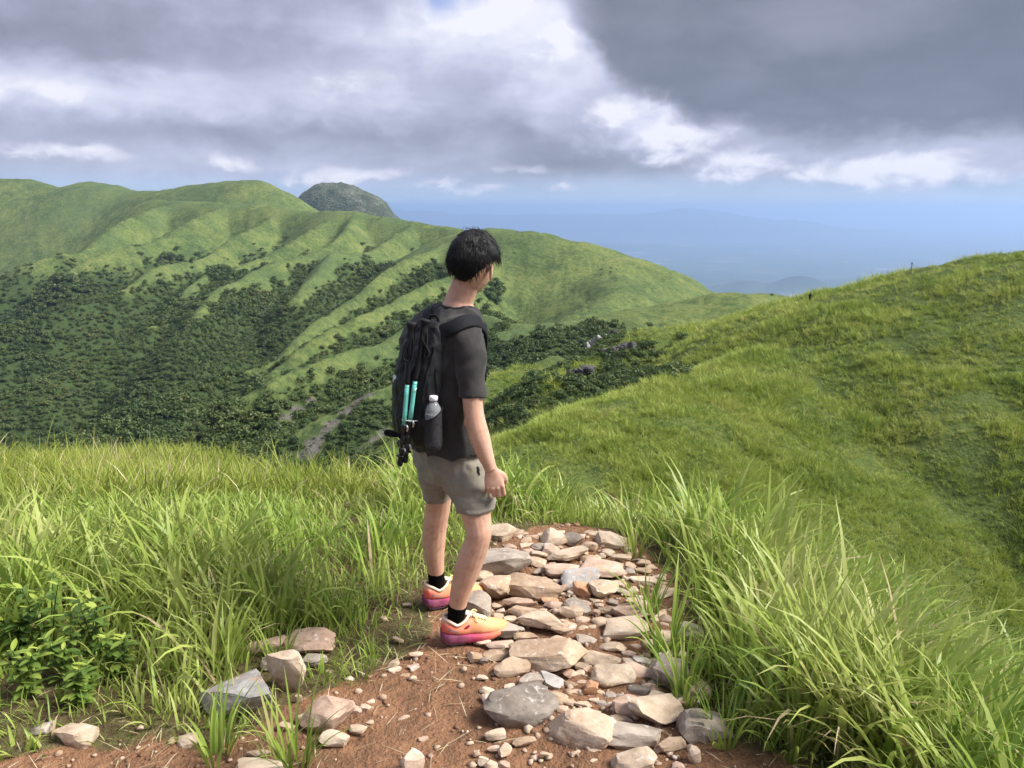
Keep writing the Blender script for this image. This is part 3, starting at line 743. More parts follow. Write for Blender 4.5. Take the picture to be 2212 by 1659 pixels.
BIG = [
 (cA(185, 98, 365, 240), 'cream', 'squared cream stone at the path head, right behind his knee', {}),
 (cA(150, 235, 450, 450), 'grey', 'large grey block with pinkish top beside his shin', {}),
 (cA(105, 390, 220, 475), 'tan', 'small squared tan stone just below the large grey block beside his shin', {}),
 (cA(80, 475, 165, 540), 'cream', 'small pale stone touching the front of his calf', {}),
 (cA(40, 540, 205, 740), 'grey', 'upright grey slab leaning behind the black sock', dict(upright=True)),
 (cA(545, 122, 685, 250), 'cream', 'pointed cream stone at the far end of the path by the grass', {}),
 (cA(680, 165, 795, 250), 'dark', 'small dark stone between pale ones at the far path end', {}),
 (cA(780, 200, 890, 280), 'tan', 'small tan stone right of the small dark one at the far end', {}),
 (cA(890, 150, 1060, 265), 'cream', 'pale stone half hidden by grass at the far end of the path', {}),
 (cA(545, 230, 650, 310), 'pink', 'small pinkish stone in front of the pointed cream one', {}),
 (cA(585, 240, 810, 365), 'cream', 'flat topped cream block near the far end, under an orange stone', {}),
 (cA(720, 243, 830, 302), 'orange', 'small bright orange stone near the far end of the path', {}),
 (cA(430, 305, 560, 385), 'tan', 'flat tan stone right of the large grey block', {}),
 (cA(565, 340, 760, 452), 'pink', 'pinkish angular stone in front of the flat topped cream block', {}),
 (cA(780, 320, 1060, 465), 'pink', 'broad pinkish slab with a rusty edge on the right of the path', {}),
 (cA(990, 288, 1105, 336), 'cream', 'thin flat stone lying on the upper corner of the broad pinkish slab', dict(lift=.02)),
 (cA(660, 390, 920, 515), 'blue', 'jagged blue grey stone in the middle of the far path', {}),
 (cA(330, 425, 645, 592), 'tan', 'large rounded tan slab at the middle of the rubble', {}),
 (cA(160, 430, 345, 602), 'tan', 'brown angular stone butting the left end of the large tan slab', {}),
 (cA(738, 475, 848, 582), 'orange', 'squared orange tan block left of a white stone', {}),
 (cA(845, 440, 1012, 592), 'cream', 'chunky white stone by the grass on the right edge', {}),
 (cA(300, 560, 482, 652), 'pink', 'long pinkish stone below the large tan slab', {}),
 (cA(335, 615, 522, 707), 'cream', 'long cream stone lying below the long pinkish one', {}),
 (cA(545, 565, 642, 612), 'orange', 'little orange stone among the middle rubble', {}),
 (cA(560, 582, 672, 648), 'pink', 'small pinkish stone below the little orange one', {}),
 (cA(690, 585, 852, 705), 'grey', 'splintered grey stone leaning on the cream cube', {}),
 (cA(655, 610, 792, 722), 'cream', 'cream cube shaped stone in the middle of the rubble', {}),
 (cA(408, 640, 692, 792), 'cream', 'big pale boulder with a shadowed gap beneath, above the great flat slab', {}),
 (cA(610, 728, 752, 822), 'tan', 'flat tan plate under the right end of the pale boulder', {}),
 (cA(1000, 578, 1227, 732), 'pink', 'pinkish boulder against the grass, upper of two on the right', {}),
 (cA(963, 690, 1212, 862), 'cream', 'rounded pale boulder against the grass, lower of two on the right', {}),
 (cA(200, 715, 382, 852), 'grey', 'grey brown stone directly behind the toe of the shoe', {}),
 (cA(355, 790, 502, 852), 'tan', 'low tan stone between the shoe toe and the pale boulder', {}),
 (cA(365, 820, 792, 1062), 'tan', 'great flat slab, widest stone on the path, in front of the shoe', dict(deep=.7)),
 (cA(190, 840, 347, 902), 'pink', 'pink stone wedged under the toe of the shoe', {}),
 (cA(180, 895, 387, 977), 'tan', 'long thin tan stone in front of the shoe toe', {}),
 (cA(70, 920, 182, 992), 'tan', 'small pointed tan stone below the sole of the shoe', {}),
 (cA(245, 945, 442, 1092), 'tan', 'striped tan block left of the great flat slab', {}),
 (cA(768, 908, 1022, 1012), 'cream', 'flat cream slab to the right of the great flat slab', {}),
 (cA(888, 850, 1062, 927), 'cream', 'low pale stone lying alone on the soil', {}),
 (cA(863, 990, 1122, 1162), 'cream', 'big cream wedge below the flat cream slab', {}),
 (cA(1018, 980, 1227, 1102), 'pink', 'pink tan stone right of the big cream wedge', {}),
 (cA(1258, 955, 1477, 1182), 'grey', 'big grey pink block at the grass edge on the right', {}),
 (cA(1445, 1108, 1607, 1252), 'pink', 'pink block below the big grey pink one by the grass', {}),
 (cA(398, 1045, 562, 1172), 'grey', 'greyish stone under the lower edge of the great flat slab', {}),
 (cA(540, 1050, 687, 1162), 'blue', 'blue grey stone beside the greyish one under the great slab', {}),
 (cA(803, 1098, 902, 1207), 'orange', 'orange brown block standing on bare soil', {}),
 (cA(1078, 1128, 1222, 1202), 'dark', 'flat dark stone on the soil right of the orange brown block', {}),
 (cA(205, 1140, 612, 1402), 'dark', 'large dark grey boulder with a hollow top', dict(sink=.05)),
 (cA(558, 1160, 692, 1262), 'tan', 'tan stone on the right shoulder of the dark boulder', {}),
 (cA(1000, 1188, 1182, 1352), 'pink', 'pinkish stone left of the biggest cream stone', {}),
 (cA(1113, 1193, 1447, 1422), 'cream', 'biggest cream stone in the lower right cluster', {}),
 (cA(1378, 1203, 1532, 1302), 'tan', 'flat tan stone behind the biggest cream stone', {}),
 (cA(600, 1278, 972, 1542), 'cream', 'large cream wedge pointing left at the path front', {}),
 (cA(963, 1318, 1102, 1392), 'tan', 'tan stone between the large wedge and the biggest cream stone', {}),
 (cA(943, 1353, 1277, 1562), 'grey', 'grey stone with white flecks at the path front', {}),
 (cA(1428, 1258, 1722, 1512), 'grey', 'big rounded grey boulder at the right end of the lower cluster', {}),
 (cA(1278, 1453, 1447, 1562), 'tan', 'egg shaped tan stone in front of the rounded grey boulder', {}),
 (cA(973, 1543, 1257, 1740), 'cream', 'pale stone cut by the bottom edge below the flecked grey one', {}),
 (cA(1478, 1528, 1552, 1652), 'cream', 'small upright whitish stone at the bottom right', dict(upright=True)),
 (cA(1268, 778, 1422, 882), 'cream', 'pale stone sunk in grass beside the rounded pale boulder', {}),
 (cA(1398, 728, 1562, 862), 'grey', 'greyish stone overgrown with grass right of the rubble', {}),
 (cA(1110, 430, 1292, 502), 'cream', 'pale stone under the grass fringe near the far slab', {}),
 (cA(1218, 523, 1392, 592), 'cream', 'white flat stone showing through the grass on the right', {}),
 (cB(690, 255, 1030, 452), 'pink', 'pinkish block at the back of the heap on the left', {}),
 (cB(1043, 168, 1502, 470), 'pink', 'tall pink and white stone topping the heap on the left', {}),
 (cB(1230, 420, 1442, 572), 'grey', 'grey stone carrying the tall pink and white one', {}),
 (cB(898, 413, 1242, 852), 'cream', 'upright yellowish stone in the middle of the left heap', dict(upright=True, deep=.5)),
 (cB(328, 548, 972, 1072), 'blue', 'largest stone of the left heap, blue grey with rusty flecks', {}),
 (cB(808, 450, 937, 612), 'grey', 'small greenish grey stone behind the upright yellowish one', {}),
 (cB(1248, 843, 1662, 1192), 'pink', 'mauve flat topped block below the left heap', dict(sink=.05)),
 (cB(1388, 1163, 1642, 1332), 'cream', 'cream stone in front of the mauve block', {}),
 (cB(1668, 1113, 1817, 1212), 'cream', 'small cream stone on the soil right of the mauve block', {}),
 (cB(608, 1440, 1062, 1640), 'cream', 'pale stone cut by the bottom edge left of the path', {}),
 (cB(678, 1348, 902, 1442), 'tan', 'half buried tan stone behind the pale one at the bottom edge', {}),
 (cB(0, 1198, 182, 1342), 'cream', 'slanting pale stone in the grass at the bottom left', {}),
 (cB(968, 1083, 1112, 1192), 'tan', 'small yellowish stone under grass blades below the blue grey stone', {}),
 (cB(1158, 1000, 1272, 1132), 'cream', 'little cream stone between the blue grey stone and the mauve block', {}),
 (cC(155, 1430, 245, 1512), 'grey', 'grey stone on the soil at the far left bottom', {}),
 (cC(288, 1438, 440, 1562), 'cream', 'broken whitish stone on the soil at the left bottom', {}),
 (cC(1343, 878, 1415, 942), 'grey', 'smooth grey stone lying in the grass left of the path', {}),
 ((868, 1620, 912, 1690), 'pink', 'pinkish stone at the bottom edge on the red soil', {}),
]
for i_, (bx, kd, lb, kw) in enumerate(BIG):
    box_stone(*bx, kd, lb, 1000 + i_ * 7, **kw)
SMALL_A = [(780, 300, 880, 345), (905, 285, 945, 325), (855, 640, 912, 697), (600, 815, 677, 867), (150, 950, 197, 1007), (895, 815, 977, 852), (745, 985, 837, 1052), (683, 1030, 767, 1092),
           (750, 1030, 812, 1077), (1128, 945, 1237, 1012), (685, 1100, 767, 1157), (1365, 1165, 1445, 1215), (640, 480, 705, 540), (880, 600, 930, 640), (480, 380, 570, 420), (610, 450, 665, 490), (940, 500, 1000, 540),
           (340, 1148, 397, 1217), (455, 430, 520, 470), (700, 525, 745, 570), (1070, 345, 1140, 400), (930, 265, 1000, 320), (1300, 675, 1377, 742), (525, 640, 570, 665), (380, 755, 430, 795)]
for i_, b_ in enumerate(SMALL_A):
    box_stone(*cA(*b_), ('tan', 'cream', 'pink', 'cream', 'grey')[i_ % 5], 'small stone wedged between the larger stones of the rubble path', 3000 + i_ * 3, 'small stones filling the rubble')
SMALL_B = [(145, 1135, 232, 1192), (160, 1185, 262, 1252), (180, 1410, 302, 1487), (360, 1450, 492, 1517), (260, 1505, 352, 1587), (195, 1515, 267, 1552), (130, 1580, 197, 1647), (105, 1545, 147, 1592), (180, 1615, 272, 1680),
           (270, 1610, 342, 1680), (650, 1450, 727, 1502), (835, 1535, 917, 1592), (845, 1590, 917, 1637), (1370, 1620, 1452, 1680), (120, 1060, 195, 1100), (530, 1550, 590, 1595), (720, 1545, 780, 1590), (430, 1400, 480, 1440)]
for i_, b_ in enumerate(SMALL_B):
    box_stone(*cA(*b_), ('cream', 'pink', 'cream', 'tan')[i_ % 4], 'small pale stone on the bare soil in front of the rubble', 4000 + i_ * 3, 'small stones on the soil in front')
SMALL_C = [cB(1765, 908, 1862, 982), cB(1675, 950, 1772, 1012), cB(1825, 875, 1902, 922), cB(1138, 820, 1202, 932), cC(1943, 1098, 2007, 1137), cC(1943, 1158, 1992, 1197), cC(1848, 1143, 1897, 1187), cC(1905, 1210, 1945, 1232), cC(1690, 1280, 1720, 1310),
           (905, 1590, 925, 1602), (840, 1440, 865, 1455), (850, 1375, 872, 1388), (870, 1300, 888, 1312), (820, 1330, 838, 1342), (745, 1460, 765, 1472), (700, 1445, 722, 1458), (790, 1555, 806, 1566), (860, 1545, 885, 1556), (600, 1700, 640, 1720)]
for i_, b_ in enumerate(SMALL_C):
    box_stone(*b_, ('cream', 'pink', 'cream', 'tan')[i_ % 4], 'small pale chip on the trodden soil left of his shoes', 5000 + i_ * 3, 'stone chips on the trodden soil')

# rubble between: smaller broken stones packed into the gaps
def pack_rubble():
    g = np.random.default_rng(77); n = 0
    for _ in range(2600):
        if n >= 125: break
        px = g.uniform(1040, 1470); py = g.uniform(1150, 1560)
        lo = np.interp(py, [1150, 1250, 1400, 1560], [1090, 1040, 1040, 1150]); hi = np.interp(py, [1150, 1250, 1400, 1560], [1330, 1430, 1470, 1490])
        if not lo < px < hi: continue
        p = hit(px, py, 1.5); w = g.uniform(.035, .085)
        if any(math.hypot(p[0] - a, p[1] - b) < c * .42 + w * .42 for a, b, c in STONES): continue
        d = math.hypot(p[0], p[1], CAM_Z) ; hw = w * FPX / d * .5
        box_stone(px - hw, py - hw * .75, px + hw, py + hw * .6, ('cream', 'tan', 'pink', 'cream', 'grey', 'tan', 'pink')[n % 7], 'small stone wedged between the larger stones of the rubble path', 6000 + n * 3, 'small stones filling the rubble', sink=.2)
        n += 1
pack_rubble()

# say of every small stone which larger one it lies beside
def label_small_stones():
    import re
    cut = re.compile(r',| (at|by|beside|in|on|under|below|right|left|between|behind|near|with|lying|leaning|against|to|directly|wedged|standing|touching|just|butting|half|pointing|cut|sunk|overgrown|showing|carrying|topping|of|among|above) ')
    big = [(o, cut.split(o['label'] + ' ')[0].strip()) for o, k, w in STONE_OBJ if 'group' not in o.keys()]
    names = [n for _, n in big]; big = [(o, n) for o, n in big if names.count(n) == 1 and len(n.split()) >= 3]
    o_d = {}
    word = {'cream': 'cream', 'tan': 'tan', 'pink': 'pinkish', 'grey': 'grey', 'dark': 'dark', 'blue': 'blue grey', 'orange': 'orange'}
    for o, k, w in STONE_OBJ:
        if 'group' not in o.keys(): continue
        b, n = min(big, key=lambda q: (q[0].location - o.location).length); d = o.location - b.location
        side = ('right of' if d.x > 0 else 'left of') if abs(d.x) > abs(d.y) else ('behind' if d.y > 0 else 'in front of')
        size = 'tiny' if w < .045 else 'small' if w < .075 else 'fist sized'
        o['label'] = '%s %s stone lying %s the %s' % (size, word[k], side, n); o_d.setdefault(o['label'], []).append((d.length, o))
    for lb, lst in o_d.items():
        if len(lst) > 1:
            for r_, (_, o) in zip(('nearest', 'second nearest', 'third nearest', 'fourth nearest', 'fifth nearest', 'sixth nearest'), sorted(lst, key=lambda q: q[0])): o['label'] = lb + ', the ' + r_ + ' one'
label_small_stones()

# ---- gravel and straw on the tread
def gravel():
    V0, F0 = ICO[1]; Vs, Fs = [], []; g = np.random.default_rng(5); base = 0
    n = 6000
    x = g.uniform(-1.6, 1.5, n); y = g.uniform(1.9, 4.6, n)
    d = path_mask(x, y)
    # thickest under the lower cluster of stones
    w = np.exp(-((x - .33) ** 2 / .10 + (y - 2.28) ** 2 / .03)) * 1.2 + np.exp(-((x - .35) ** 2 / .12 + (y - 3.3) ** 2 / .8)) * .8 + .16
    keep = (g.uniform(0, 1, n) < w) & (d > .25)
    for a, b in zip(x[keep], y[keep]):
        s = abs(g.normal(.004, .0075)) + .0035
        V = V0 * (1 + g.normal(0, .22, (len(V0), 1))) * np.array([s, s * g.uniform(.6, 1), s * g.uniform(.4, .8)])
        r_ = g.uniform(0, 6.28); c_, s_ = math.cos(r_), math.sin(r_)
        V = V @ np.array([[c_, s_, 0], [-s_, c_, 0], [0, 0, 1]])
        Vs.append(V + (a, b, ground_z(a, b) + s * .2 + float(fbm(np.array([a * 2.3]), np.array([b * 2.3]), 4, 55)[0]) * .028)); Fs.append(F0 + base); base += len(V0)
    me = mesh_np('gravel', np.vstack(Vs), np.vstack(Fs), [STONE['cream'], STONE['pink'], STONE['tan']])
    mi = np.repeat(g.integers(0, 3, len(Vs)), len(F0)); me.polygons.foreach_set('material_index', mi.astype(np.int32))
    link('gravel', me, kind='stuff', label='fine pale gravel and stone chips strewn over the red soil')
gravel()
def crumbs():
    # clods and crumbs of the red soil itself
    V0, F0 = ICO[1]; g = np.random.default_rng(15); n = 5200; Vs, Fs, base = [], [], 0
    x = g.uniform(-2.6, 1.6, n); y = g.uniform(1.7, 4.4, n); d = path_mask(x, y); keep = (d > .2) & (g.uniform(0, 1, n) < .25 + .75 * sstep(-.1, .5, fbm(x * 1.5, y * 1.5, 3, 95)))
    x, y = x[keep], y[keep]; z = grid_at(x, y, GZ) + fbm(x * 2.3, y * 2.3, 4, 55) * .028
    for a, b, c in zip(x, y, z):
        s = abs(g.normal(.003, .0045)) + .002
        Vs.append(V0 * (1 + g.normal(0, .25, (len(V0), 1))) * np.array([s, s, s * .6]) + (a, b, c)); Fs.append(F0 + base); base += len(V0)
    link('soil_crumbs', mesh_np('soil_crumbs', np.vstack(Vs), np.vstack(Fs), [MAT_CRUMB]), kind='stuff', label='crumbs and clods of red brown soil on the path')
MAT_CRUMB = rock_mat('soil_clod', [(.35, (.11, .060, .036)), (.5, (.21, .115, .067)), (.65, (.31, .175, .105))], 60)
crumbs()
def straw():
    n = 3200
    x = rng.uniform(-2.2, 1.5, n); y = rng.uniform(1.9, 4.2, n)
    d = path_mask(x, y)
    w = np.exp(-((x + .42) ** 2 / .10 + (y - 2.95) ** 2 / .25)) * 1.0 + np.exp(-((x + 1.2) ** 2 / .5 + (y - 2.15) ** 2 / .08)) * .8 + np.exp(-((x - .95) ** 2 / .06 + (y - 2.2) ** 2 / .1)) + .05
    keep = rng.uniform(0, 1, n) < w * (.3 + .7 * sstep(.0, .5, d))
    x, y = x[keep], y[keep]; k = len(x)
    z = grid_at(x, y, GZ) + fbm(x * 2.3, y * 2.3, 4, 55) * .028 + .006
    me = blades('straw', np.stack([x, y, z], -1), rng.uniform(0, 6.28, k), rng.uniform(.03, .13, k), rng.uniform(1.2, 1.5, k), rng.uniform(.0, .5, k), rng.uniform(.0015, .0035, k), rng.uniform(0, 1, k), 4, MAT_DRY, .8)
    link('straw_litter', me, kind='stuff', label='dry straw and root fibres trodden into the soil')
straw()
# ---- woods
def crown_mesh(name, seed, nl=170, leaf=.55, rx=1.0, rz=.85, trunk=True, mat=None, bark=None):
    g = np.random.default_rng(seed)
    V, F, T, MI = [], [], [], []
    lobes = [(g.normal(0, .42, 3) * (1, 1, .55) + (0, 0, rz * 1.1), g.uniform(.45, .8)) for _ in range(6)]
    for i in range(nl):
        c, rad = lobes[i % 6]
        d = g.normal(0, 1, 3); d[2] = abs(d[2]) * .9 - .25; d /= np.linalg.norm(d)
        p = c * (rx, rx, 1) + d * rad * (1, 1, .8) * g.uniform(.8, 1.05)
        nrm = d + g.normal(0, .45, 3); nrm /= np.linalg.norm(nrm)
        a = np.cross(nrm, g.normal(0, 1, 3)); a /= np.linalg.norm(a); b = np.cross(nrm, a)
        w = leaf * g.uniform(.5, 1.1); base = len(V)
        V += [p - a * w * .5, p + b * w * .32 + nrm * w * .1, p + a * w * .5, p - b * w * .32 + nrm * w * .1]
        t = g.uniform(0, 1); T += [t] * 4; F.append((base, base + 1, base + 2, base + 3)); MI.append(0)
    if trunk:
        for (z0, z1, r0, r1, ox) in ((-.3, .8, .09, .06, 0), (.6, 1.2, .05, .03, .3), (.5, 1.1, .05, .03, -.3)):
            base = len(V)
            for k, (z, r_) in enumerate(((z0, r0), (z1, r1))):
                for j in range(5):
                    aa = j / 5 * 2 * math.pi; V.append(np.array([r_ * math.cos(aa) + ox * k, r_ * math.sin(aa), z])); T.append(0)
            F += [(base + j, base + (j + 1) % 5, base + 5 + (j + 1) % 5, base + 5 + j) for j in range(5)]; MI += [1] * 5
    me = mesh_np(name, V, np.array(F), [mat, bark], False, {'tint': T})
    me.polygons.foreach_set('material_index', np.array(MI, np.int32))
    return me
MAT_WOOD = leaf_mat('wood_leaves', [(.05, (.026, .050, .018)), (.30, (.050, .088, .028)), (.55, (.078, .122, .036)), (.80, (.112, .155, .046)), (.98, (.15, .17, .06))], .25, .55, .02, .40)
MAT_SHRUB = leaf_mat('shrub_leaves', [(.05, (.022, .040, .012)), (.35, (.050, .085, .020)), (.6, (.085, .130, .030)), (.85, (.14, .18, .045)), (.98, (.17, .15, .06))], .25, .55, .05, .5)
_mb, _nt, _out = new_mat('bark'); principled(_nt, _out, Base_Color=ramp_e(_nt, noise_e(_nt, objco(_nt), 9, 4), [(.4, (.05, .035, .025)), (.65, (.13, .10, .08))]), Roughness=.9)
MAT_BARK = _mb
def grass_front():
    x, y, r = polar_points(15000, 1.5, 8.0, 48)
    z = grid_at(x, y, GZ); d = path_mask(x, y)
    e, right = path_edge(x, y)
    grow = np.where(right, sstep(-.02, .40, e), sstep(.05, 1.5, e))
    grow = np.maximum(grow, sstep(4.35, 4.8, y))
    n = fbm(x * .9, y * .9, 3, 201)
    hgt = (.12 + .40 * grow) * (1 + .85 * n) * np.interp(y, [4.2, 4.6, 5.6, 8], [1, .66, .46, .36]) * np.where(x < -.8, np.interp(y, [2.2, 3.0, 3.5, 4.2], [.8, 1.0, .62, .32]), 1) * np.where(right, .64, 1)
    dens = np.clip((.35 + .65 * grow) * (1 - sstep(.12, .5, d)), 0, 1) * np.interp(r, [1.5, 2.5, 5, 8], [.40, .75, .9, .6])
    bare = sstep(.2, .5, fbm(x * 1.3, y * 1.3, 3, 205)) * (1 - sstep(.2, .7, grow)) * .85
    keep = (rng.uniform(0, 1, len(x)) < dens * (1 - bare))
    keep &= ~((np.hypot(x + .22, y - 3.05) < .42) & (x > -.62))      # where he stands
    for sx, sy, sw in STONES:                                        # grass does not root in the stones, and is thin before the left heap
        keep &= ~(np.hypot(x - sx, y - sy) < sw * .5 + .02)
        if sx < -.35 and sw > .09: keep &= ~((np.abs(x - sx * .95) < sw * .55) & (y < sy) & (y > sy - .42) & (rng.uniform(0, 1, len(x)) < .93))
    x, y, z, hgt, grow, r, n = (a[keep] for a in (x, y, z, hgt, grow, r, n))
    k = len(x); kind = rng.uniform(0, 1, k)                          # leaf width of the clump
    nb = np.where(kind < .25, 12, np.where(kind < .75, 9, 7))
    rep = np.repeat(np.arange(k), nb); m = len(rep)
    spread = np.where(kind < .25, .09, .055)[rep]
    a0 = rng.uniform(0, 6.28, m); rb = spread * np.sqrt(rng.uniform(0, 1, m))
    B = np.stack([x[rep] + rb * np.cos(a0), y[rep] + rb * np.sin(a0), z[rep] - .02], -1)
    az = a0 + rng.normal(0, .8, m)
    az = np.where(rng.uniform(0, 1, m) < .16, rng.normal(.35, .8, m), az)       # the wind lays some of it over to the right
    L = hgt[rep] * np.where(kind < .25, .7, np.where(kind < .8, 1.05, 1.3))[rep] * np.clip(rng.normal(1, .26, m), .35, 1.5)
    wd = np.where(kind < .25, .0085, np.where(kind < .75, .0165, .0240))[rep] * rng.uniform(.6, 1.25, m) * np.clip(L / .45, .55, 1.1)
    tint = np.clip(.5 * rng.uniform(0, 1, m) + .5 * rng.uniform(0, 1, k)[rep], 0, 1)
    dry = rng.uniform(0, 1, m) < .07
    cu = rng.uniform(.35, 1.75, m); th = rng.uniform(.02, .5, m)
    g = ~dry
    link('grass', blades('grass', B[g], az[g], L[g], th[g], cu[g], wd[g], tint[g], 6, MAT_TALL), kind='stuff', label='tall green grass crowding both sides of the stony path')
    link('dry_grass', blades('dry_grass', B[dry], az[dry], L[dry] * .9, th[dry] + .3, cu[dry] + .3, wd[dry] * .7, tint[dry], 5, MAT_DRY), kind='stuff', label='dry straw coloured blades among the green grass')
    print('front blades', m)
grass_front()
def turf():
    # short new blades and wiry leaves close to the ground where the tall grass thins out
    x, y, r = polar_points(30000, 1.6, 5.2, 46); d = path_mask(x, y); e, right = path_edge(x, y)
    n = fbm(x * 2.2, y * 2.2, 3, 231)
    keep = (rng.uniform(0, 1, len(x)) < (1 - sstep(.15, .6, d)) * sstep(1.6, .0, e) * (.55 + .9 * n))
    x, y = x[keep], y[keep]; k = len(x)
    z = grid_at(x, y, GZ) + fbm(x * 2.3, y * 2.3, 4, 55) * .028
    L = rng.uniform(.03, .11, k) * (1 + .6 * n[keep])
    link('turf', blades('turf', np.stack([x, y, z - .004], -1), rng.uniform(0, 6.28, k), L, rng.uniform(.1, 1.1, k), rng.uniform(.2, 1.4, k), rng.uniform(.002, .0065, k), rng.uniform(0, 1, k), 3, MAT_TALL), kind='stuff', label='short turf and seedlings at the edges of the path')
turf()

meadow = [blade_mesh('meadow', 200 + i, 22, .26, .16, .010, 4, (.1, .8), (.2, 1.3), MAT_MEADOW) for i in range(6)] + \
         [blade_mesh('meadow', 210 + i, 10, .3, .16, .008, 4, (.1, .7), (.2, 1.2), MAT_DRY) for i in range(1)]
def grass_meadow():
    x, y, r = polar_points(20000, 5.4, 30, 44)
    z = grid_at(x, y, GZ); near = grid_at(x, y, GNEAR.astype(float))
    n = fbm(x * .5, y * .5, 4, 301)
    keep = (near > .5) & (n > -.42) & (rng.uniform(0, 1, len(x)) < .8)
    x, y, z, r, n = (a[keep] for a in (x, y, z, r, n)); k = len(x)
    s = np.interp(r, [5, 8, 15, 30], [1.0, .85, 1.05, 1.8]) * (1 + .5 * n) * rng.uniform(.6, 1.3, k)
    pick = np.where(rng.uniform(0, 1, k) < .05, 6, rng.integers(0, 6, k))
    rot = np.stack([rng.normal(0, .15, k), rng.normal(0, .15, k), rng.uniform(0, 6.28, k)], -1)
    scatter('meadow', 'yellow green meadow grass on the round knoll beyond the path', np.stack([x, y, z - .02], -1), rot, np.stack([s, s, s * .9], -1), pick, meadow)
grass_meadow()

MAT_HILLSCRUB = leaf_mat('hillside_scrub_leaves', [(.05, (.045, .085, .016)), (.35, (.095, .160, .026)), (.65, (.165, .245, .036)), (.95, (.27, .33, .06))], .3, .55, .2, .5)
hill = [blade_mesh('hill_grass', 300 + i, 24, .58, .30, .036, 3, (.15, .95), (.3, 1.3), MAT_HILL) for i in range(8)]
def grass_hill():
    x, y, r = polar_points(105000, 28, 235, 42, -8)
    z = grid_at(x, y, GZ); vis = grid_at(x, y, GVIS); near = grid_at(x, y, GNEAR.astype(float)); fo = grid_at(x, y, GFOREST)
    n = fbm(x * .16, y * .16, 4, 401)
    keep = (vis > -.012) & (near < .5) & (rng.uniform(0, 1, len(x)) > fo) & (rng.uniform(0, 1, len(x)) < .55 + .6 * (n + .5))
    x, y, z, r, n = (a[keep] for a in (x, y, z, r, n)); k = len(x)
    s = np.interp(r, [28, 60, 120, 235], [.62, .82, 1.15, 1.7]) * (1 + .95 * n) * rng.uniform(.5, 1.5, k)
    rot = np.stack([rng.normal(.0, .16, k), rng.normal(-.22, .16, k), rng.uniform(0, 6.28, k)], -1)
    scatter('hillside_grass', 'wind combed green grass covering the hillside on the right', np.stack([x, y, z - .03], -1), rot, np.stack([s, s, s * .85], -1), rng.integers(0, 8, k), hill)
    # coarser herbs and low bushes breaking up the sward
    x, y, r = polar_points(26000, 28, 235, 42, -8)
    z = grid_at(x, y, GZ); vis = grid_at(x, y, GVIS); near = grid_at(x, y, GNEAR.astype(float)); fo = grid_at(x, y, GFOREST)
    n = fbm(x * .11, y * .11, 4, 431)
    keep = (vis > -.012) & (near < .5) & (fo < .4) & (rng.uniform(0, 1, len(x)) < sstep(.05, .5, n) * .35)
    x, y, z, r = (a[keep] for a in (x, y, z, r)); k = len(x)
    s = np.interp(r, [28, 60, 120, 235], [.30, .42, .60, .85]) * rng.uniform(.5, 1.3, k)
    rot = np.stack([rng.normal(0, .1, k), rng.normal(0, .1, k), rng.uniform(0, 6.28, k)], -1)
    scatter('hillside_scrub', 'low leafy scrub mixed into the hillside grass', np.stack([x, y, z - .04], -1), rot, np.stack([s, s, s * .55], -1), rng.integers(0, 4, k), [crown_mesh('scrub', 560 + i, 110, .36, mat=MAT_HILLSCRUB, bark=MAT_BARK, trunk=False, rz=.5) for i in range(4)])
grass_hill()

woods = [crown_mesh('wood_tree', 500 + i, 170, .50, mat=MAT_WOOD, bark=MAT_BARK) for i in range(6)]
shrubs = [crown_mesh('shrub', 520 + i, 120, .42, mat=MAT_SHRUB, bark=MAT_BARK, trunk=False, rz=.5) for i in range(5)]
def plant_woods():
    x, y, r = polar_points(190000, 105, 950, 44)
    fo = grid_at(x, y, GFOREST); vis = grid_at(x, y, GVIS); z = grid_at(x, y, GZ); sc = grid_at(x, y, GSCAR)
    dens = np.interp(r, [105, 250, 500, 950], [.35, .6, 1.0, 1.0])
    keep = (rng.uniform(0, 1, len(x)) < fo * dens) & (vis > -.05) & (sc < .3)
    x, y, z, r = (a[keep] for a in (x, y, z, r)); k = len(x)
    big = sstep(-.1, .35, fbm(x / 45, y / 45, 3, 411))
    s = np.interp(r, [105, 180, 300, 950], [.95, 1.35, 2.0, 3.0]) * rng.uniform(.5, 1.15, k) * (.75 + .6 * big)
    rot = np.stack([rng.normal(0, .1, k), rng.normal(0, .1, k), rng.uniform(0, 6.28, k)], -1)
    scatter('forest', 'dark green woods filling the valley below the ridges', np.stack([x, y, z - .1], -1), rot, np.stack([s, s, s * rng.uniform(.6, 1.0, k)], -1), rng.integers(0, 6, k), woods)
    print('woods', k)
    # scrub: woodland edge and single bushes over the grass slopes
    x, y, r = polar_points(60000, 90, 1500, 46)
    fo = grid_at(x, y, GFOREST); vis = grid_at(x, y, GVIS); z = grid_at(x, y, GZ); near = grid_at(x, y, GNEAR.astype(float))
    clump = sstep(.18, .5, fbm(x / 38, y / 38, 4, 421))
    keep = (rng.uniform(0, 1, len(x)) < np.clip(fo * .5 + .10 * clump * (r > 240) + .6 * sstep(.02, .25, fo) * (1 - sstep(.6, .95, fo)), 0, 1)) & (vis > -.03) & (near < .5)
    x, y, z, r = (a[keep] for a in (x, y, z, r)); k = len(x)
    s = np.interp(r, [90, 180, 400, 1500], [.42, .6, .9, 1.9]) * rng.uniform(.45, 1.2, k)
    rot = np.stack([rng.normal(0, .1, k), rng.normal(0, .1, k), rng.uniform(0, 6.28, k)], -1)
    scatter('shrubbery', 'low scrub along the wood edge and dotted over the slopes', np.stack([x, y, z - .05], -1), rot, np.stack([s, s, s * .8], -1), rng.integers(0, 5, k), shrubs)
    print('scrub', k)
plant_woods()
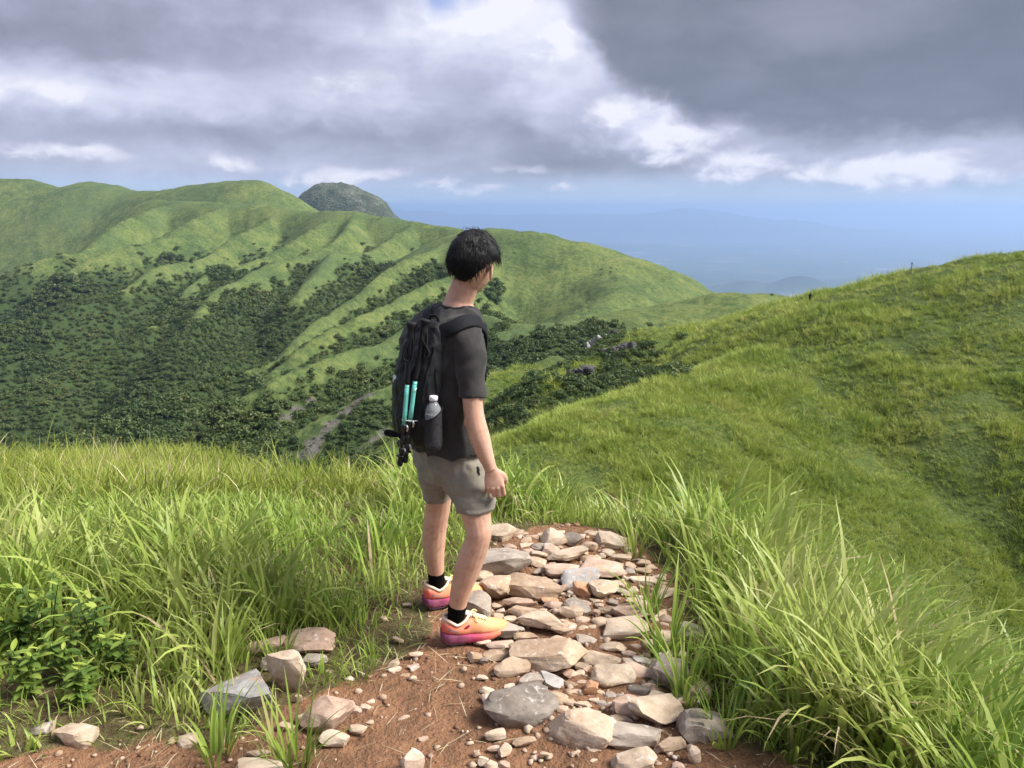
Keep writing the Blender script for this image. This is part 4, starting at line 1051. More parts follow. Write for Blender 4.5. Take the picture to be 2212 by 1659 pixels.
# ------------------------------------------------------------------ lofts
from mathutils.bvhtree import BVHTree
def crom(P, n):
    """smooth resampling of control rows (Catmull-Rom)"""
    P = np.asarray(P, float); k = len(P); out = []
    for s in np.linspace(0, k - 1, n):
        i = min(int(s), k - 2); t = s - i
        p0, p1, p2, p3 = P[max(i - 1, 0)], P[i], P[i + 1], P[min(i + 2, k - 1)]
        out.append(.5 * ((2 * p1) + (p2 - p0) * t + (2 * p0 - 5 * p1 + 4 * p2 - p3) * t * t + (3 * p1 - p0 - 3 * p2 + p3) * t ** 3))
    return np.array(out)
def loft(rings):
    """rings: list of (m,3) closed loops -> closed mesh"""
    m = len(rings[0]); V = np.vstack(rings); F = []
    for i in range(len(rings) - 1):
        for j in range(m):
            F.append((i * m + j, i * m + (j + 1) % m, (i + 1) * m + (j + 1) % m, (i + 1) * m + j))
    c0 = len(V); V = np.vstack([V, rings[0].mean(0), rings[-1].mean(0)])
    F += [(c0, (j + 1) % m, j) for j in range(m)]
    o = (len(rings) - 1) * m; F += [(c0 + 1, o + j, o + (j + 1) % m) for j in range(m)]
    return V, F
def tube(P, rad, seg=14, n=None, ref=(0, 1, 0.0), asp=1.0):
    """round limb through points P with radii rad; asp squashes it along ref"""
    A = np.column_stack([np.asarray(P, float), np.asarray(rad, float)])
    if n: A = crom(A, n)
    Q, r = A[:, :3], np.maximum(A[:, 3], 1e-4); T = np.gradient(Q, axis=0); T /= np.linalg.norm(T, axis=1)[:, None] + 1e-12
    rings = []; ref = np.array(ref, float)
    for q, t, rr in zip(Q, T, r):
        b = ref - t * (ref @ t); b /= np.linalg.norm(b) + 1e-12; a = np.cross(b, t)
        th = np.linspace(0, 2 * math.pi, seg, endpoint=False)
        rings.append(q + rr * (np.cos(th)[:, None] * a + asp * np.sin(th)[:, None] * b))
    return loft(rings)
def ell(P, n=None, seg=28, ax=None, power=2.0, up=None):
    """body loft: rows (x,y,z,a,b); a along ax[0], b along ax[1]; superellipse power"""
    A = np.asarray(P, float)
    if n: A = crom(A, n)
    th = np.linspace(0, 2 * math.pi, seg, endpoint=False)
    c, s = np.cos(th), np.sin(th); c = np.sign(c) * abs(c) ** (2 / power); s = np.sign(s) * abs(s) ** (2 / power)
    return loft([r[:3] + r[3] * c[:, None] * ax[0] + r[4] * s[:, None] * ax[1] for r in A])
def blobv(c, rad, rot=None, sub=3):
    V, F = ICO[sub]; V = V * np.array(rad)
    if rot is not None: V = V @ np.array(rot).T
    return V + np.array(c), F.tolist()
def join(parts):
    V, F, b = [], [], 0
    for v, f in parts:
        V.append(v); F += [tuple(i + b for i in q) for q in f]; b += len(v)
    return np.vstack(V), F
def remesh(name, parts, voxel, smooth=4, mat=None):
    """one continuous skin over overlapping solids"""
    V, F = join(parts)
    me = bpy.data.meshes.new('tmp'); me.from_pydata(V.tolist(), [], F)
    bm = bmesh.new(); bm.from_mesh(me); bmesh.ops.recalc_face_normals(bm, faces=bm.faces[:]); bm.to_mesh(me); bm.free()
    o = bpy.data.objects.new('tmp', me); COL.objects.link(o)
    m = o.modifiers.new('r', 'REMESH'); m.mode = 'VOXEL'; m.voxel_size = voxel
    if smooth:
        s = o.modifiers.new('s', 'SMOOTH'); s.factor = .5; s.iterations = smooth
    dg = bpy.context.evaluated_depsgraph_get(); r = bpy.data.meshes.new_from_object(o.evaluated_get(dg)); r.name = name
    bpy.data.objects.remove(o); bpy.data.meshes.remove(me)
    r.materials.clear()
    if mat: r.materials.append(mat)
    r.shade_smooth()
    return r
def get_v(me):
    a = np.zeros(len(me.vertices) * 3, np.float32); me.vertices.foreach_get('co', a); return a.reshape(-1, 3).astype(float)
def get_n(me):
    a = np.zeros(len(me.vertices) * 3, np.float32); me.vertices.foreach_get('normal', a); return a.reshape(-1, 3).astype(float)
def set_v(me, V):
    me.vertices.foreach_set('co', V.astype(np.float32).ravel()); me.update()
def bvh(me):
    return BVHTree.FromPolygons([v.co for v in me.vertices], [p.vertices for p in me.polygons])
def fold(u, v, seed):
    """sharp-crested folds of cloth"""
    n = fbm(u, v, 3, seed); return (1 - np.abs(n) * 2.2)

# ------------------------------------------------------------------ cloth + skin materials
def cloth_mat(name, c0, c1, weave=900, rough=.9, wr=.4, wd=.004, wscale=22, sheen=.15, spec=.15):
    m, nt, out = new_mat(name); P = objco(nt)
    a = noise_e(nt, P, wscale, 5, .6, .6); f = noise_e(nt, P, weave, 2, .5)
    col = ramp_e(nt, a * .6 + f * .4, [(.35, c0), (.65, c1)])
    b = principled(nt, out, Base_Color=col, Roughness=rough); b.inputs['Specular IOR Level'].default_value = spec
    b.inputs['Sheen Weight'].default_value = sheen
    bump(nt, b, a + f * .06, wr, wd)
    return m
def plain_mat(name, col, rough=.5, spec=.5, metal=0.0, var=.15, scale=30):
    m, nt, out = new_mat(name)
    n = noise_e(nt, objco(nt), scale, 4, .6)
    c = ramp_e(nt, n, [(.3, tuple(x * (1 - var) for x in col)), (.7, tuple(min(1, x * (1 + var)) for x in col))])
    b = principled(nt, out, Base_Color=c, Roughness=rough, Metallic=metal); b.inputs['Specular IOR Level'].default_value = spec
    return m
def skin_mat():
    m, nt, out = new_mat('skin'); P = objco(nt)
    a = noise_e(nt, P, 7, 4, .6); f = noise_e(nt, P, 60, 4, .6); p = noise_e(nt, P, 300, 3, .6)
    col = ramp_e(nt, a * .7 + f * .3, [(.30, (.46, .250, .170)), (.5, (.58, .345, .245)), (.68, (.64, .42, .31))])
    col = mix_e(nt, (noise_e(nt, P, 26, 4, .6)).sstep(.55, .70) * .40, col, (.40, .17, .115))
    col = mix_e(nt, (noise_e(nt, P, 11, 5, .65)).sstep(.60, .72) * .45, col, (.30, .17, .10))
    b = principled(nt, out, Base_Color=col, Roughness=.55); b.inputs['Specular IOR Level'].default_value = .3
    b.inputs['Subsurface Weight'].default_value = .08; b.inputs['Subsurface Radius'].default_value = (.6, .25, .12); b.inputs['Subsurface Scale'].default_value = .01
    bump(nt, b, f * .5 + p * .3, .25, .002)
    return m
MAT_SKIN = skin_mat()
MAT_SHIRT = cloth_mat('charcoal_cotton', (.029, .0280, .0270), (.050, .0485, .0465), wr=.5, wd=.006, wscale=14)
MAT_SHORTS = cloth_mat('khaki_nylon', (.185, .165, .130), (.265, .240, .190), wr=.5, wd=.006, wscale=16, rough=.75, spec=.25)
MAT_PACK = cloth_mat('black_pack_nylon', (.0035, .0038, .005), (.008, .0085, .011), wr=.6, wd=.008, wscale=12, rough=.6, spec=.3, sheen=.05)
MAT_STRAP = cloth_mat('black_webbing', (.006, .0065, .009), (.012, .013, .017), wr=.3, wd=.002, weave=400, rough=.75, sheen=.05)
MAT_SOCK = cloth_mat('black_knit', (.003, .003, .003), (.008, .008, .008), weave=600, sheen=.0, spec=.05)
MAT_FOAM = plain_mat('black_foam', (.008, .008, .009), .7, .3)
MAT_BLACK = plain_mat('black_plastic', (.010, .010, .011), .35, .5)
MAT_TEAL = plain_mat('teal_enamel', (.16, .58, .50), .35, .5, 0, .12, 80)
MAT_METAL = plain_mat('bare_metal', (.55, .55, .55), .3, .5, 1.0)
MAT_WHITE = plain_mat('white_plastic', (.80, .80, .82), .4, .5, 0, .05)

# ------------------------------------------------------------------ the hiker
PHI = R(35); FW = np.array((math.cos(PHI), math.sin(PHI), 0)); RT = np.array((math.sin(PHI), -math.cos(PHI), 0))
def rowsU(rows):            # (px,py,y,a,b) -> (x,y,z,a,b)
    return [list(U(p[0], p[1], p[2])) + list(p[3:]) for p in rows]
def limb(rows, n, seg=16, **kw):     # (px,py,y,width in plan units)
    P = [U(a, b, c) for a, b, c, w in rows]; r_ = [w * .5 * c * 1.03 / FPX for a, b, c, w in rows]
    return tube(P, r_, seg, n, **kw)
TORSO = [(990, 652, 3.085, .060, .062), (985, 664, 3.09, .085, .074), (976, 676, 3.10, .135, .088), (966, 697, 3.10, .180, .100), (961, 730, 3.10, .190, .108), (957, 785, 3.10, .178, .115),
         (957, 850, 3.10, .165, .112), (962, 915, 3.10, .155, .105), (967, 965, 3.10, .150, .100), (970, 1000, 3.10, .135, .095), (972, 1015, 3.10, .09, .07)]
R_ARM = [(998, 726, 2.975, 44), (1009, 748, 2.945, 52), (1016, 800, 2.92, 52), (1020, 850, 2.905, 46), (1022, 880, 2.90, 44), (1026, 907, 2.895, 45), (1036, 945, 2.89, 46), (1047, 978, 2.89, 38), (1056, 1002, 2.89, 30), (1060, 1014, 2.89, 28)]
L_ARM = [(905, 720, 3.24, 58), (900, 745, 3.26, 58), (903, 800, 3.29, 50), (918, 860, 3.33, 45), (932, 905, 3.35, 44), (948, 950, 3.36, 42), (962, 990, 3.36, 32), (968, 1008, 3.36, 28)]
R_LEG = [(990, 985, 3.03, 72), (1004, 1030, 3.01, 76), (1020, 1078, 2.985, 72), (1029, 1115, 2.965, 66), (1034, 1146, 2.95, 60), (1031, 1168, 2.95, 58), (1020, 1198, 2.96, 61), (1009, 1232, 2.97, 59), (998, 1265, 2.975, 50), (990, 1300, 2.985, 42), (985, 1335, 2.995, 37), (986, 1372, 3.0, 35)]
L_LEG = [(955, 985, 3.15, 66), (950, 1030, 3.18, 62), (948, 1065, 3.21, 58), (946, 1095, 3.235, 56), (942, 1118, 3.25, 55), (939, 1142, 3.265, 54), (937, 1168, 3.28, 54), (938, 1195, 3.29, 47), (941, 1225, 3.30, 39), (943, 1255, 3.31, 34), (944, 1295, 3.315, 33)]

def head_fn(u, v, w):
    """unit direction (lateral, front, up) -> head surface, metres, centre of the skull at 0"""
    u, v, w = (np.asarray(k, float) for k in (u, v, w))
    lo = np.clip(-w, 0, 1)
    x = .0765 * u * (1 - .30 * lo ** 1.6 * (v > -.2) - .18 * lo ** 1.5 * (v <= -.2))
    y = .099 * v * np.where(v < 0, 1 - .42 * np.clip(lo - .15, 0, 1) ** 1.2, 1 - .10 * lo)
    z = .118 * w + np.where((v > .2), -.012 * lo, 0)
    ex = lambda a, b, c, s: np.exp(-(((u - a) ** 2 + (v - b) ** 2 + (w - c) ** 2) / s))
    y = y + .024 * ex(0, .98, -.16, .018) + .010 * ex(0, .99, .02, .014) + .007 * ex(0, .88, -.46, .02) + .008 * ex(0, .75, -.66, .03)
    y = y - .009 * (ex(.36, .92, .05, .02) + ex(-.36, .92, .05, .02)) + .004 * (ex(.3, .9, .22, .03) + ex(-.3, .9, .22, .03))
    return np.stack([x, y, z], -1)
HPSI = R(60); HF = np.array((math.cos(HPSI), math.sin(HPSI), 0)); HR = np.array((math.sin(HPSI), -math.cos(HPSI), 0)); HU = np.array((0, 0, 1.0))
_tl = Matrix.Rotation(R(5), 3, Vector(HF)); HR = np.array(_tl @ Vector(HR)); HU = np.array(_tl @ Vector(HU))
HC = U(1023, 571, 3.08)
def head_to_world(L):
    L = L * .965
    return HC + L[:, :1] * HR + L[:, 1:2] * HF + L[:, 2:3] * HU

def hand(wrist, down, thumb, inn, s=1.0):
    """relaxed, half closed hand: palm, four curled fingers of different length, thumb from the side of the palm"""
    down, thumb, inn = (np.asarray(k, float) / np.linalg.norm(k) for k in (down, thumb, inn))
    W = lambda a, b, c: wrist + down * a * s + thumb * b * s + inn * c * s
    parts = []
    ax = (thumb, inn)
    rows = [(-.012, 0, .002, .0235, .018), (.010, .001, .002, .026, .0175), (.035, .002, .003, .035, .0155), (.060, .001, .003, .039, .0145), (.078, -.001, .004, .038, .0130), (.088, -.001, .006, .034, .010)]
    P = [list(W(*r_[:3])) + [r_[3] * s, r_[4] * s] for r_ in rows]
    parts.append(ell(P, 14, 20, ax, 2.4))
    for (off, len_, rad, drop, c1) in ((.0300, .92, .0094, .078, .20), (.0105, 1.0, .0096, .083, .28), (-.0100, .95, .0092, .081, .38), (-.0290, .76, .0080, .073, .50)):
        a = W(drop - .012, off, .003); d1 = down * math.cos(c1) + inn * math.sin(c1); d2 = down * math.cos(c1 + 1.15) + inn * math.sin(c1 + 1.15); d3 = down * math.cos(c1 + 2.05) + inn * math.sin(c1 + 2.05)
        k0 = W(drop, off, -.001); k1 = k0 + d1 * .043 * len_ * s; k2 = k1 + d2 * .026 * len_ * s; k3 = k2 + d3 * .019 * len_ * s
        rr = rad * s
        parts.append(tube([a, k0, k0 * .5 + k1 * .5, k1, k1 * .5 + k2 * .5, k2, k3], [rr * .9, rr * 1.08, rr * .93, rr * 1.02, rr * .88, rr * .90, rr * .62], 12, 20, ref=thumb))
        parts.append(blobv(k0 - inn * .002 * s, (rr * 1.05,) * 3, None, 2)); parts.append(blobv(k3, (rr * .66,) * 3, None, 2))
    t0 = W(.018, .020, .006); t1 = W(.042, .041, .012); t2 = W(.066, .046, .022); t3 = W(.084, .040, .030)
    parts.append(tube([t0, t1, t2, t3], [.0135 * s, .0128 * s, .0105 * s, .0072 * s], 12, 14)); parts.append(blobv(t3, (.0075 * s,) * 3, None, 2))
    return parts

def build_person():
    root = bpy.data.objects.new('person', None); COL.objects.link(root)
    base = U(965, 1360, 3.12); base[2] = ground_z(base[0], base[1]); root.location = base
    root['category'] = 'person'; root['label'] = 'hiker in charcoal t-shirt and khaki shorts standing on the path, looking away'
    inv = -base
    def add(name, me, parent=root, shift=True):
        if shift: me.transform(Matrix.Translation(Vector(inv)))
        return link(name, me, parent)
    # ---- body
    ax = (RT, FW)
    tin = [(a, b, c, d * .90, e * .90) for a, b, c, d, e in TORSO]
    parts = [ell(rowsU(tin), 40, 28, ax, 2.3), limb(R_ARM, 46), limb(L_ARM, 40), limb(R_LEG, 54), limb(L_LEG, 50)]
    parts.append(limb([(985, 676, 3.095, 66), (994, 645, 3.088, 60), (1005, 615, 3.083, 57), (1016, 588, 3.08, 58)], 16))
    V, F = ICO[4]; parts.append((head_to_world(head_fn(V[:, 0], V[:, 1], V[:, 2])), F.tolist()))
    for s in (1, -1):      # ears: shell, rim and lobe
        M = np.stack([HR, HF, HU], -1)
        rot = M @ np.array(Matrix.Rotation(R(32) * s, 3, 'Z')) @ np.array(Matrix.Rotation(R(-10), 3, 'X'))
        c = head_to_world(np.array([[s * .092, -.012, -.020]]))[0]
        parts.append(blobv(c, (.006, .0175, .030), rot, 3))
        th = np.linspace(-2.2, 2.4, 18); loop = np.stack([np.full(18, s * .004), -.0165 * np.cos(th), .029 * np.sin(th) + .001], -1) @ rot.T + c
        parts.append(tube(loop, np.full(18, .0042), 8)); parts.append(blobv(c + rot @ np.array((0, .006, -.027)), (.005, .007, .009), rot, 2))
    wr = U(1060, 1012, 2.89)
    parts += hand(wr, (.20, .02, -1), (1, .12, .15), (-.05, 1, .05), 1.02)
    parts += hand(U(968, 1008, 3.36), (.1, .0, -1), (.9, .35, .1), (.3, -.95, 0), 1.0)
    for (hx, hy, y) in ((985, 1374, 2.99), (944, 1300, 3.305)):      # feet, inside the shoes
        p = U(hx, hy, y); parts.append(tube([p + (-.02, 0, .02), p + (.05, .015, .0), p + (.14, .035, -.02)], [.018, .016, .012], 12, 10))
    # kneecaps, calves, ankle bones, elbow
    for (a, b, c, ra, rz) in ((1047, 1150, 2.955, .022, .032), (1008, 1210, 2.955, .026, .055), (1036, 1172, 2.945, .020, .022), (958, 1120, 3.25, .018, .028), (930, 1160, 3.27, .024, .05), (1010, 912, 2.885, .017, .022), (1045, 945, 2.885, .018, .04), (1012, 1092, 2.965, .028, .05)):
        parts.append(blobv(U(a, b, c), (ra, ra, rz), None, 2))
    body = remesh('body', parts, .0036, 9, MAT_SKIN)
    add('body', body)
    # ---- eyes
    me_ = plain_mat('eye_white', (.75, .73, .70), .2); mi_ = plain_mat('iris', (.02, .012, .008), .1)
    for s in (1, -1):
        c = head_to_world(np.array([[s * .031, .081, .006]]))[0]
        v, f = blobv(c, (.011,) * 3, None, 2); e = add('eye', mesh_np('eye', v, np.array(f), [me_], True))
        v, f = blobv(c + HF * .0075, (.0055,) * 3, None, 2); link('iris', mesh_np('iris', v + inv, np.array(f), [mi_], True), e)
    # ---- hair: shaggy cap over the skull
    V, F = ICO[4]
    az = np.arctan2(V[:, 1], np.abs(V[:, 0])) / (math.pi / 2)                # -1 nape ... +1 forehead
    line = np.interp(az, [-1, -.78, -.55, -.30, -.12, .10, .45, .7, 1], [-.58, -.56, -.40, -.08, .14, .18, .12, .45, .55])
    n = fbm(V[:, 0] * 3 + 5, V[:, 1] * 3 + V[:, 2] * 2, 3, 33)
    thick = np.interp(V[:, 2], [-.7, -.4, -.1, .25, .7, 1], [.003, .007, .018, .028, .029, .023]) * (1 + .40 * n)
    thick *= np.where(V[:, 1] > .3, 1.0, 1.0)
    m = sstep(-.05, .06, V[:, 2] - line)
    H = head_fn(V[:, 0], V[:, 1], V[:, 2]); nv = V / np.linalg.norm(V, axis=1)[:, None]
    H = H + nv * (thick * m - .014 * (1 - m))[:, None]
    mh, nt, out = new_mat('black_hair')
    b = principled(nt, out, Base_Color=ramp_e(nt, noise_e(nt, objco(nt), 40, 4, .6), [(.35, (.003, .0028, .0034)), (.7, (.009, .0085, .010))]), Roughness=.55); b.inputs['Specular IOR Level'].default_value = .28
    bump(nt, b, noise_e(nt, mapping_e(nt, objco(nt), scale=(1, 1, .25)), 160, 4, .6), .9, .006)
    hair = add('hair', mesh_np('hair', head_to_world(H), F, [mh], True))
    g = np.random.default_rng(8); SV, SF, bs = [], [], 0
    crown = np.array((.05, -.35, .93)); crown /= np.linalg.norm(crown)
    for i in range(4200):
        d = g.normal(0, 1, 3); d /= np.linalg.norm(d)
        a_ = math.atan2(d[1], abs(d[0])) / (math.pi / 2); ln = float(np.interp(a_, [-1, -.78, -.55, -.30, -.12, .10, .45, .7, 1], [-.26, -.24, -.10, .14, .30, .34, .30, .55, .62]))
        if d[2] < ln: continue
        up = max(0.0, d[2]); fly = g.uniform(0, 1) < .10
        L = g.uniform(.026, .052) * (1 - .55 * max(0, -d[2])) * (1.25 if up > .4 else 1); segs = 6
        flow = d - crown * (d @ crown) + g.normal(0, .35, 3); flow[2] -= .45
        off = float(np.interp(d[2], [-.7, -.3, 0, .5, 1], [.003, .007, .016, .023, .021])) * g.uniform(.75, 1.1)
        pts = []; q = d.copy()
        for k in range(segs + 1):
            t = k / segs; qq = q / np.linalg.norm(q)
            hp = head_fn(qq[0:1], qq[1:2], qq[2:3])[0] + qq * (off + (.004 + (.018 if fly else .006) * g.uniform(.7, 1.1)) * t ** 1.5 * (.3 if d[2] < -.3 else 1))
            pts.append(hp); tang = flow - qq * (flow @ qq); tang /= np.linalg.norm(tang) + 1e-9
            q = qq + tang * (L / segs) / .105
            flow = flow + np.array((0, 0, -.10)) + g.normal(0, .16, 3)
        r_ = g.uniform(.0006, .0015) * (.6 if fly else 1)
        v, f = tube(head_to_world(np.array(pts)), [r_ * x for x in (.7, 1, 1, .9, .7, .45, .1)], 4); SV.append(v); SF += [tuple(i_ + bs for i_ in q_) for q_ in f]; bs += len(v)
    for j in range(14):    # stray locks standing off the crown
        a0 = head_to_world(np.array([[g.uniform(-.05, .035), g.uniform(-.06, .02), .112]]))[0]; hd = g.uniform(0, 6.28); hh = g.uniform(.02, .045)
        t = np.linspace(0, 1, 8)[:, None]; dirv = np.array((math.cos(hd), math.sin(hd), 0)) * g.uniform(.02, .05)
        pts = a0 + t * dirv + np.sin(t * math.pi * .85) * np.array((0, 0, hh)); v, f = tube(pts, np.linspace(.0009, .0003, 8), 4); SV.append(v); SF += [tuple(i_ + bs for i_ in q_) for q_ in f]; bs += len(v)
    sm = bpy.data.meshes.new('strands'); sm.from_pydata((np.vstack(SV) + inv).tolist(), [], SF); sm.shade_smooth(); sm.materials.append(mh)
    so = link('strands', sm, hair); so['kind'] = 'stuff'
    # ---- t-shirt
    tsh = [(a, b, c, d + .016, e + .020) for a, b, c, d, e in TORSO[1:9]]
    tsh[0] = (985, 662, 3.09, .088, .080); tsh[1] = (976, 675, 3.10, .146, .098); tsh += [(970, 956, 3.10, .190, .150), (970, 962, 3.10, .191, .151)]
    tsh[5] = (958, 850, 3.10, .188, .140); tsh[6] = (962, 905, 3.10, .182, .140); tsh[7] = (967, 940, 3.10, .187, .147)
    sp = [ell(rowsU(tsh), 44, 36, ax, 2.4)]
    sp.append(limb([(985, 702, 3.0, 64), (1002, 722, 2.965, 76), (1013, 752, 2.94, 73), (1019, 800, 2.92, 63), (1021, 838, 2.91, 58), (1021, 857, 2.905, 58)], 26, 20))
    sp.append(limb([(925, 704, 3.2, 62), (906, 722, 3.245, 72), (900, 752, 3.27, 70), (905, 800, 3.30, 60), (914, 850, 3.325, 57)], 26, 20))
    shirt = remesh('shirt', sp, .0055, 4, MAT_SHIRT)
    P, N = get_v(shirt), get_n(shirt); c0 = U(961, 800, 3.10)
    lat = (P - c0) @ RT; fr = (P - c0) @ FW; z = P[:, 2]
    ang = np.arctan2(fr, lat) * .17
    dg = fold((ang * 5 + z * 2.2), (z * 7 - ang * 9), 61) * .0095 + fold(ang * 9 - z * 7, z * 3 + ang * 3, 62) * .0065 + fbm(ang * 30, z * 30, 2, 63) * .0012
    zb = U(965, 962, 3.1)[2]
    dg += fold(ang * 16, z * 4, 65) * .004 * sstep(zb + .22, zb + .02, z)
    set_v(shirt, P + N * (dg - .008)[:, None])
    SB = bvh(shirt)
    sh = add('shirt', shirt)
    # neck band and hems
    th = np.linspace(0, 2 * math.pi, 40, endpoint=False); ring = []
    nc = U(988, 668, 3.09); tax = RT + np.array((0, 0, -.05)); fax = FW + np.array((0, 0, -.30))
    for t in th: ring.append(nc + tax * .074 * math.cos(t) + fax * .072 * math.sin(t))
    for i_ in range(40):
        h_, n_, _, _ = SB.find_nearest(Vector(ring[i_])); ring[i_] = np.array(h_) + np.array(n_) * .001
    ring.append(ring[0]); v, f = tube(ring, np.full(41, .0055), 10, ref=(0, 0, 1), asp=1.4); link('collar', mesh_from(v + inv, f, MAT_SHIRT), sh)
    # ---- shorts
    so_ = [(966, 930, 3.10, .160, .116), (968, 955, 3.10, .168, .124), (970, 990, 3.10, .172, .130), (972, 1015, 3.10, .160, .126), (974, 1034, 3.10, .11, .09)]
    sp = [ell(rowsU(so_), 24, 32, ax, 2.4),
          limb([(985, 985, 3.06, 84), (1003, 1025, 3.015, 106), (1019, 1060, 2.99, 98), (1026, 1084, 2.975, 88), (1028, 1101, 2.97, 84)], 26, 24),
          limb([(955, 985, 3.13, 84), (945, 1020, 3.18, 84), (945, 1050, 3.20, 70), (946, 1074, 3.21, 63)], 24, 22)]
    shorts = remesh('shorts', sp, .0055, 4, MAT_SHORTS)
    P, N = get_v(shorts), get_n(shorts); c0 = U(985, 1030, 3.05); lat = (P - c0) @ RT; fr = (P - c0) @ FW; z = P[:, 2]; an = np.arctan2(fr, lat) * .12
    dg = fold(an * 9 + z * 5, z * 4 - an * 4, 71) * .0100 + fold(an * 4 - z * 12, z * 6 + an * 8, 72) * .0075 + fbm(an * 50, z * 40, 2, 73) * .0014
    zh = U(1028, 1101, 2.97)[2]
    hem = (P[:, 1] < 3.10) * np.exp(-((z - zh - .026) / .0035) ** 2) * -.003
    set_v(shorts, P + N * (dg - .007 + hem)[:, None])
    so2 = add('shorts', shorts); HB = bvh(shorts)
    # zip pocket at the hip: dark slit with its facing
    zp = []
    for a, b in ((1040, 1001), (1043, 1010), (1045, 1019), (1046, 1027)):
        q, nn, _, _ = HB.find_nearest(Vector(U(a, b, 2.92) + inv)); zp.append(np.array(q + nn * .004))
    v, f = tube(zp, [.002, .0045, .0045, .002], 8, 12, ref=(0, 1, 0), asp=.5); link('pocket', mesh_from(v, f, MAT_BLACK), so2)
    # ---- socks
    for rows in (R_LEG, L_LEG):
        P = np.array([list(U(a, b, c)) + [w * .5 * c * 1.03 / FPX + .0025] for a, b, c, w in rows]); Q = crom(P, 120)
        k = Q[(Q[:, 2] > Q[-1, 2] - .005) & (Q[:, 2] < (U(990, 1303, 2.985)[2] if rows is R_LEG else U(942, 1233, 3.3)[2]))]
        v, f = tube(k[:, :3], k[:, 3], 20, 18)
        mm = remesh('sock', [(v, f)], .005, 3, MAT_SOCK); P2, N2 = get_v(mm), get_n(mm)
        a2 = np.arctan2(P2[:, 1] - k[0, 1], P2[:, 0] - k[0, 0]); set_v(mm, P2 + N2 * (.0007 * np.sin(a2 * 42))[:, None])
        add('sock', mm)
    return root, inv, SB
def mesh_from(v, f, mat):
    me = bpy.data.meshes.new('m'); me.from_pydata(np.asarray(v).tolist(), [], [tuple(q) for q in f]); me.shade_smooth(); me.materials.append(mat)
    return me
PERSON, PINV, SHIRT_BVH = build_person()

# ------------------------------------------------------------------ running shoes
def shoe_mats():
    def grad(name, stops, sc=1.0, zmix=None, bs=.3):
        m, nt, out = new_mat(name); P = objco(nt); sp_ = nt.nodes.new('ShaderNodeSeparateXYZ'); nt.links.new(P, sp_.inputs[0])
        x, z = E(nt, sp_.outputs[0]), E(nt, sp_.outputs[2])
        n = noise_e(nt, mapping_e(nt, P, scale=(1, 1, 3)), 90, 4, .6); n2 = noise_e(nt, P, 20, 4, .6)
        col = ramp_e(nt, x / .29 + (n - .5) * .12, stops)
        if zmix: col = mix_e(nt, (z + (n2 - .5) * .02).sstep(*zmix[0]) , col, ramp_e(nt, x / .29 + (n - .5) * .1, zmix[1]))
        col = mix_e(nt, noise_e(nt, P, 14, 5, .65).sstep(.48, .72) * .40, col, (.28, .17, .11))
        b = principled(nt, out, Base_Color=col, Roughness=.8); b.inputs['Specular IOR Level'].default_value = .25
        bump(nt, b, n + noise_e(nt, P, 420, 2, .5) * .4, bs, .003)
        return m
    sole = grad('shoe_foam', [(.0, (.22, .055, .13)), (.28, (.24, .04, .12)), (.46, (.50, .05, .16)), (.62, (.80, .12, .15)), (.82, (.86, .23, .13)), (1, (.90, .36, .16))])
    up = grad('shoe_mesh', [(.0, (.82, .13, .10)), (.18, (.83, .22, .13)), (.45, (.85, .34, .18)), (.75, (.88, .42, .21)), (1, (.88, .36, .16))], zmix=((.082, .122), [(.0, (.80, .58, .42)), (.3, (.82, .48, .28)), (.6, (.88, .58, .34)), (1, (.90, .58, .30))]), bs=.5)
    cream = plain_mat('cream_knit', (.80, .64, .48), .85, .2, 0, .1, 60)
    lace = plain_mat('yellow_lace', (.90, .68, .34), .8, .2, 0, .1, 120)
    logo = plain_mat('teal_print', (.10, .34, .38), .6, .3, 0, .1, 90)
    rub = plain_mat('outsole_rubber', (.30, .24, .26), .8, .3, 0, .2, 40)
    wine = plain_mat('wine_lining', (.30, .015, .06), .8, .2)
    return sole, up, cream, lace, logo, rub, wine
SM = shoe_mats()
